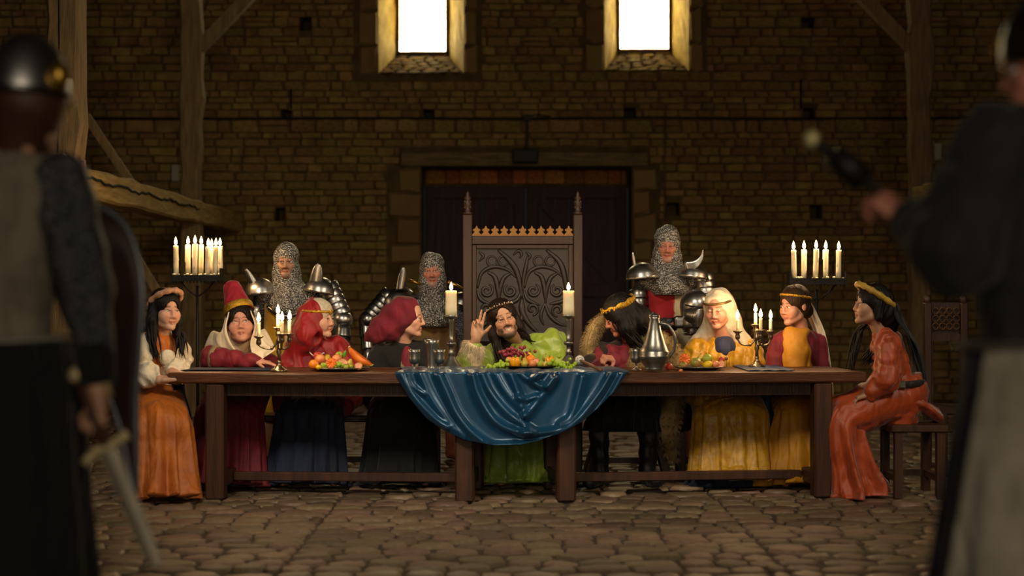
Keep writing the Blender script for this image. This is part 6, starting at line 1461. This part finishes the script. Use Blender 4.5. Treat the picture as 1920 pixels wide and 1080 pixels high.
# middle knight, in shadow behind the candle
p = Person('grey-bearded knight in a mail coif standing in shadow left of the throne', skin='ruddy', brow=(.25, .2, .15), lid=.6, beard=((.3, .26, .22), .6), rot=(2, 4, -3), head=P(810, 508, 11.75), neck=P(812, 560, 11.8), sa=P(762, 583, 11.8), sb=P(858, 578, 11.8), ea=P(712, 640, 11.8), eb=P(872, 655, 11.8), wa=P(705, 700, 11.6), wb=P(860, 700, 11.6), **stand_joints(P(812, 0, 11.85)[0], 11.85))
p.hand(p.wa, A3(0, -.3, -1), A3(0, 1, 0), A3(1, 0, 0), (.4,)*5); p.body(); surcoat(p, halves(p, '#8a6a3c', '#7c5c34')); coif(p, True, P(812, 600, 11.7))
pauldron(p, P(748, 568, 11.72), (.14, .13, .12), (P(750, 545, 11.62), P(757, 499, 11.62), .036), M_dsteel, tilt=-20); pauldron(p, P(866, 572, 11.78), (.1, .12, .1), None, M_dsteel, tilt=16)
lames(p, P(735, 552, 11.72), P(697, 592, 11.72), 5, .08, .07, M_dsteel); q = MB(); q.ell(P(690, 600, 11.7), (.07, .08, .07), None, 16, 10); q.build('couter', M_dsteel, p.o); lames(p, P(686, 605, 11.7), P(692, 680, 11.62), 3, .052, .045, M_dsteel)
q = MB(); q.tube([P(765, 525, 11.64), P(790, 533, 11.62)], .012, 8); q.tube([P(840, 528, 11.64), P(868, 541, 11.64)], .012, 8); q.build('shoulder_buckles', M_brass, p.o)
# right knight holding a helmet
p = Person('tall knight in a mail coif with a red and white surcoat holding a helmet', skin='ruddy', brow=(.3, .2, .12), smile=.1, gz=-.6, lid=1.1, beard=((.36, .26, .2), .35), rot=(-4, 10, 2), head=P(1251, 459, 11.35), neck=P(1254, 512, 11.4), sa=P(1206, 530, 11.4), sb=P(1305, 530, 11.4), ea=P(1196, 610, 11.35), eb=P(1322, 612, 11.35), wa=P(1258, 607, 11.02), wb=P(1310, 612, 11.05), **stand_joints(P(1256, 0, 11.45)[0], 11.45))
p.body(); surcoat(p, halves(p, '#a0101a', '#c8ba94', .03)); coif(p, True, P(1256, 540, 11.3))
pauldron(p, P(1205, 522, 11.3), (.125, .13, .115), (P(1190, 500, 11.36), P(1186, 472, 11.36), .012), tilt=-6); pauldron(p, P(1298, 520, 11.3), (.118, .13, .1), None, tilt=8)
q = MB(); G = []
for t in np.linspace(0, 1, 12):
    c = catmull([P(1284, 500, 11.22), P(1304, 496, 11.2), P(1315, 484, 11.2), P(1318, 468, 11.2)], 12)[int(round(t*11))]; w_ = .035*(1-t)**.6+.002; G.append([c+A3(-w_*.3*s_, -.008, w_*s_) for s_ in np.linspace(-1, 1, 5)])
q.sheet(np.array(G), .004); q.build('haute_piece', M_steel, p.o)
lames(p, P(1318, 515, 11.36), P(1326, 575, 11.34), 5, .075, .066); q = MB(); q.ell(P(1325, 590, 11.33), (.07, .08, .075), None, 18, 12); q.build('couter', M_steel, p.o); lames(p, P(1322, 600, 11.28), P(1308, 618, 11.05), 3, .052, .045, M_dsteel)
lames(p, P(1196, 545, 11.36), P(1198, 600, 11.34), 4, .07, .062, M_dsteel); lames(p, P(1205, 612, 11.3), P(1262, 608, 11.04), 4, .055, .046, M_dsteel)
sd = SDF(P(1235, 640, 10.85), P(1335, 560, 11.35), .008)
for w0, d0 in ((P(1268, 604, 11.0), 1), (P(1312, 618, 11.04), -1)):
    sd.box(w0+A3(.03*d0, -.02, 0), (.05, .03, .045), None, .02, .02)
    for k in range(4): sd.cap(w0+A3(.06*d0, -.03, .035-.022*k), w0+A3(.12*d0, -.06, .035-.022*k), .012, .009, .004)
sd.build('gauntlets', M_dsteel, p.o)
hc = P(1303, 580, 10.98); hm = thing('helmet', hc-A3(0, 0, .12), 'polished visored helmet held by the knight in red and white', 'helmet')
sd = SDF(hc-A3(.16, .18, .16), hc+A3(.16, .18, .17), .006); Rh = rot3(8, 6, 6)
sd.ell(hc+Rh @ A3(0, .02, .035), A3(.1, .125, .105), Rh, .02); sd.cap(hc+Rh @ A3(0, .01, 0), hc+Rh @ A3(0, .0, -.1), .096, .088, .03); sd.ell(hc+A3(0, 0, -.16), A3(.08, .08, .07), Rh, .01, 'c'); sd.build('skull', M_steel, hm)
sd = SDF(hc-A3(.16, .2, .16), hc+A3(.16, .1, .1), .005)
sd.ell(hc+Rh @ A3(0, -.03, -.035), A3(.092, .115, .075), Rh, .01); sd.cap(hc+Rh @ A3(0, -.13, .02), hc+Rh @ A3(0, -.12, -.1), .02, .03, .04); sd.half(hc+Rh @ A3(0, -.02, 0), Rh @ A3(0, 1, 0)); sd.half(hc+Rh @ A3(0, 0, .022), Rh @ A3(0, 0, 1)); vz = sd.build('visor', M_steel, hm)
q = MB(); q.tube([hc+Rh @ A3(.088*math.sin(a), -.02-.118*math.cos(a), .028) for a in np.linspace(-1.3, 1.3, 20)], .006, 6); q.build('eye_slit', M_dark, vz)
q = MB()
for i in range(5):
    for k in range(3):
        a = .2+.16*k; q.ell(hc+Rh @ A3(.09*math.sin(a), -.035-.113*math.cos(a), -.015-.02*i), (.004,)*3, n=6, m=5); q.ell(hc+Rh @ A3(-.09*math.sin(a), -.035-.113*math.cos(a), -.015-.02*i), (.004,)*3, n=6, m=5)
q.build('breath_holes', M_dark, vz)

# ---------------------------------------------------------------- guard at the left, seen from behind, close to the camera
Y = 4.3
p = Person('guard seen from behind in a steel helmet and pale tabard at the left edge', skin='tan', rot=(165, 4, 0), head=P(56, 205, Y), neck=P(40, 300, Y+.02), sa=P(-130, 335, Y+.05), sb=P(112, 345, Y), ea=P(-170, 540, Y+.05), eb=P(160, 530, Y-.02), wa=P(-160, 720, Y), wb=P(184, 735, Y-.06), **stand_joints(P(-5, 0, Y+.05)[0], Y+.05, .98))
p.hand(p.wb, A3(.1, .05, -1), A3(-.95, -.3, 0), A3(-.3, .95, 0), (1.0, 1.05, 1.05, 1.05, .5)); p.body()
p.top(cloth('pale_tabard', '#7e7462', '#6a6050', .9), 'tabard', (.16, .165, .085), sleeves=False, folds=.007, seed=31)
sd = p.field(.013, .2); sd.cap(p.sb, p.eb, .088, .075, .03); sd.cap(p.eb, p.eb*.4+p.wb*.6, .072, .055, .02); sd.cap(p.sa, p.ea, .088, .075, .03); sd.cap(p.ea, p.wa, .072, .05, .02); sd.warp(lambda x, y, z: .004*np.sin(55*z+25*x)); sd.build('mail_sleeves', M_mailg, p.o)
q = MB(); q.tube([p.eb*.42+p.wb*.58, p.eb*.06+p.wb*.94], [.06, .05], 16); q.build('leather_cuff', M_blackc, p.o)
q = MB(); rings = []
for z, w_, d_ in ((1.13, .205, .165), (.95, .23, .185), (.7, .25, .2), (.4, .28, .22), (.06, .3, .24)): rings.append(np.array([A3(p.pelvis[0]+w_*math.cos(a)*(1+.05*math.sin(11*a)), p.pelvis[1]+d_*math.sin(a)*(1+.05*math.sin(11*a)), z) for a in np.arange(60)*2*math.pi/60]))
q.loft(rings); q.build('dark_skirt', M_blackc, p.o)
q = MB(); q.tube([A3(p.pelvis[0]+.2*math.cos(a), p.pelvis[1]+.165*math.sin(a), 1.135+.01*math.cos(a)) for a in np.linspace(0, 2*math.pi, 40)], .02, 6, flat=.4); q.build('belt', mat('grey_belt', '#8a8478', .5), p.o)
hg = A3(.118, .135, .17); c = p.H(0, .015, .03); q = MB(); rings = []
for t in np.linspace(0, math.pi/2*.985, 16):
    rr = math.cos(t)**.85; zz = math.sin(t)*.175; rings.append(np.array([c+p.R @ A3(.112*rr*math.cos(a), .130*rr*math.sin(a), zz) for a in np.arange(36)*2*math.pi/36]))
q.loft(rings); hl = q.build('helmet', mat('brushed_helmet_steel', '#b0aeac', .36, metal=1.0, var=.3, scale=7), p.o)
q = MB(); q.tube([c+p.R @ A3(.115*math.cos(a), .133*math.sin(a), .004) for a in np.linspace(0, 2*math.pi, 41)], .008, 8); q.build('helmet_rim', M_dsteel, hl)
q = MB(); q.ell(c+p.R @ A3(-.113, .03, .05), (.03, .03, .045), None, 12, 8); q.build('brass_plume_holder', M_brass, hl)
sd = SDF(c-A3(.2, .22, .26), c+A3(.2, .22, .06), .009); sd.cap(c-A3(0, 0, .01), p.neck+A3(0, 0, .06), .105, .085, .03); sd.ell(p.H(0, -.15, -.05), A3(.06, .1, .09), p.R, .01, 'c'); sd.build('neck_guard', M_leather, p.o)
# sword in the right hand, point down
sp = p.wb+A3(.005, -.02, -.085); top_ = P(176, 618, Y-.08); low_ = P(292, 1060, Y-.12); gd = P(200, 838, Y-.09)
sw = thing('sword', low_, 'sword with a pale crossguard held point down by the left guard', 'sword')
ax = nrm(low_-gd); gp = gd-ax*.2
q = MB(); q.tube([gd, gp], [.015, .013], 10); q.build('grip', M_leather, sw)
q = MB(); q.ell(gp-ax*.012, (.024, .018, .024), None, 12, 8); q.build('pommel', M_pbrass, sw)
q = MB(); sd_ = nrm(np.cross(ax, A3(0, 1, 0))); q.tube(catmull([gd+sd_*.06-A3(0, 0, -.01), gd+sd_*.02, gd-sd_*.03, gd-sd_*.065+A3(0, 0, -.02)], 12), [.015, .015, .014, .014, .014, .014, .014, .014, .014, .015, .016, .014], 8); q.build('crossguard', M_pbrass, sw)
q = MB(); n_ = A3(0, 1, 0); rings = []
for t, w_ in ((0, .026), (.6, .023), (1.0, .018)): c_ = gd+(low_-gd)*t; rings.append(np.array([c_+sd_*w_, c_+n_*.005, c_-sd_*w_, c_-n_*.005]))
q.loft(rings); q.build('blade', mat('dull_blade', '#8f8674', .5, metal=.3), sw, smooth=False)
q = MB(); q.tube(catmull([P(172, 606, Y-.07), P(190, 670, Y-.075), P(207, 745, Y-.08)], 10), .016, 8, flat=.4); q.build('sword_strap', mat('pale_strap', '#b09a64', .6), p.o)
# shield hung beyond the guard
sc = P(180, 640, 4.62); so = thing('shield', P(235, 930, 4.62), 'dark brown kite shield with a grey metal rim beside the left guard', 'shield')
outl = [(95, 420), (130, 392), (180, 388), (225, 420), (252, 480), (262, 550), (258, 640), (250, 740), (250, 850), (246, 935), (215, 800), (170, 690), (120, 600), (95, 500)]
oc = catmull([P(u, v, 4.62)-A3(0, 0, 0) for u, v in outl]+[P(*outl[0], 4.62)], 60)[:-1]; ctr = oc.mean(0)
def bulge(pt): d = pt-ctr; return pt+A3(0, -.10*(d[0]/.2)**2+.06, 0)
rings = [np.array([bulge(ctr+(o_-ctr)*t)+A3(0, dy, 0) for o_ in oc]) for t, dy in ((.02, -.006), (.35, -.006), (.7, -.006), (1, -.006), (1, .006), (.7, .006), (.35, .006), (.02, .006))]
q = MB(); q.loft(rings); q.build('board', mat('shield_leather', '#3a1e16', .6, var=.3, color2='#2a1510'), so)
q = MB(); q.tube(np.vstack([[bulge(o_) for o_ in oc], [bulge(oc[0])]]), .009, 8); q.build('rim', mat('shield_rim', '#7e8288', .4, metal=.6), so)

q = MB(); q.tube(catmull([P(120, 352, 4.26), P(140, 385, 4.36), bulge(oc[8])], 10), .012, 6, flat=.5); q.build('carrying_strap', M_leather, so)
# ---------------------------------------------------------------- guard at the right, close to the camera, mostly in the dark
Y = 3.6
p = Person('dark guard at the right edge in a white skirt and belt, holding up a mace', skin='ruddy', rot=(-120, 5, 0), head=P(1975, 130, Y), neck=P(1975, 235, Y+.02), sa=P(1868, 285, Y-.02), sb=P(2090, 285, Y+.1), ea=P(1792, 470, Y-.1), eb=P(2010, 500, Y), wa=P(1705, 412, Y+.05), wb=P(1740, 432, Y+.12), **stand_joints(P(1970, 0, Y+.02)[0], Y+.02, .98))
p.hand(p.wa, A3(-.6, .2, .45), A3(-.4, .7, -.6), A3(.2, .6, .7), (.95, 1, 1, 1, .5)); p.hand(p.wb, A3(-.6, .1, .45), A3(-.3, -.7, -.6), A3(.2, -.6, .7), (.95, 1, 1, 1, .5)); p.body()
M_gd = cloth('charcoal_gambeson', '#1c1b1b', '#141314', .85)
p.top(M_gd, 'gambeson', (.175, .18, .1), (.11, .10, .062), seed=41, folds=.006, ends=(.85, .85))
M_nv = cloth('navy_robe', '#141a2c', '#0e1322', .85)
def panel(name, mtl, a0, a1, r0, z0=1.16, z1=.06, w=(.19, .26, .36), dp=(.155, .2, .28), f=.05, n=40):
    G = []
    for t in np.linspace(0, 1, 16):
        ww = np.interp(t, (0, .4, 1), w)*r0; dd = np.interp(t, (0, .4, 1), dp)*r0; G.append([A3(p.pelvis[0]+ww*math.cos(a)*(1+f*t*math.sin(13*a)), p.pelvis[1]+dd*math.sin(a)*(1+f*t*math.sin(13*a)), z0+(z1-z0)*t) for a in np.linspace(a0, a1, n)])
    q = MB(); q.sheet(np.array(G), .006); return q.build(name, mtl, p.o)
panel('robe', M_nv, 0, 2*math.pi-.001, 1.0, n=80)
panel('white_skirt_panel', cloth('pale_skirt', '#a49c8c', '#8c8474', .9), math.radians(208), math.radians(300), 1.05, z0=1.14, z1=.3)
q = MB(); q.tube([A3(p.pelvis[0]+.2*math.cos(a), p.pelvis[1]+.165*math.sin(a), 1.165+.02*math.cos(a)) for a in np.linspace(0, 2*math.pi, 40)], .025, 6, flat=.35); q.build('belt', mat('worn_belt', '#5a5048', .6), p.o)
c = p.H(0, .012, .02); q = MB(); rings = []
for t in np.linspace(0, math.pi/2*.985, 14): rings.append(np.array([c+p.R @ A3(.112*math.cos(t)**.85*math.cos(a), .13*math.cos(t)**.85*math.sin(a), .165*math.sin(t)) for a in np.arange(30)*2*math.pi/30]))
q.loft(rings); hl = q.build('helmet', M_dsteel, p.o); q = MB(); q.ell(c+p.R @ A3(-.02, -.133, .06), (.018, .018, .03), None, 10, 8); q.build('brass_boss', M_brass, hl)
mt = P(1522, 261, Y+.1); mb_ = P(1790, 470, Y+.08); ax = nrm(mb_-mt)
mc = thing('mace', mb_, 'dark mace with a pale ball end held up by the right guard', 'mace')
q = MB(); q.tube([mt, mb_], .014, 8); q.build('shaft', M_wick, mc)
q = MB(); q.ell(mt, (.019, .019, .021), None, 14, 10); q.build('ball', mat('pale_brass', '#d6c890', .45, metal=.3), mc)
q = MB(); q.tube([mt+ax*.06, mt+ax*.16], [.03, .034], 12); q.build('collar', M_iron, mc)
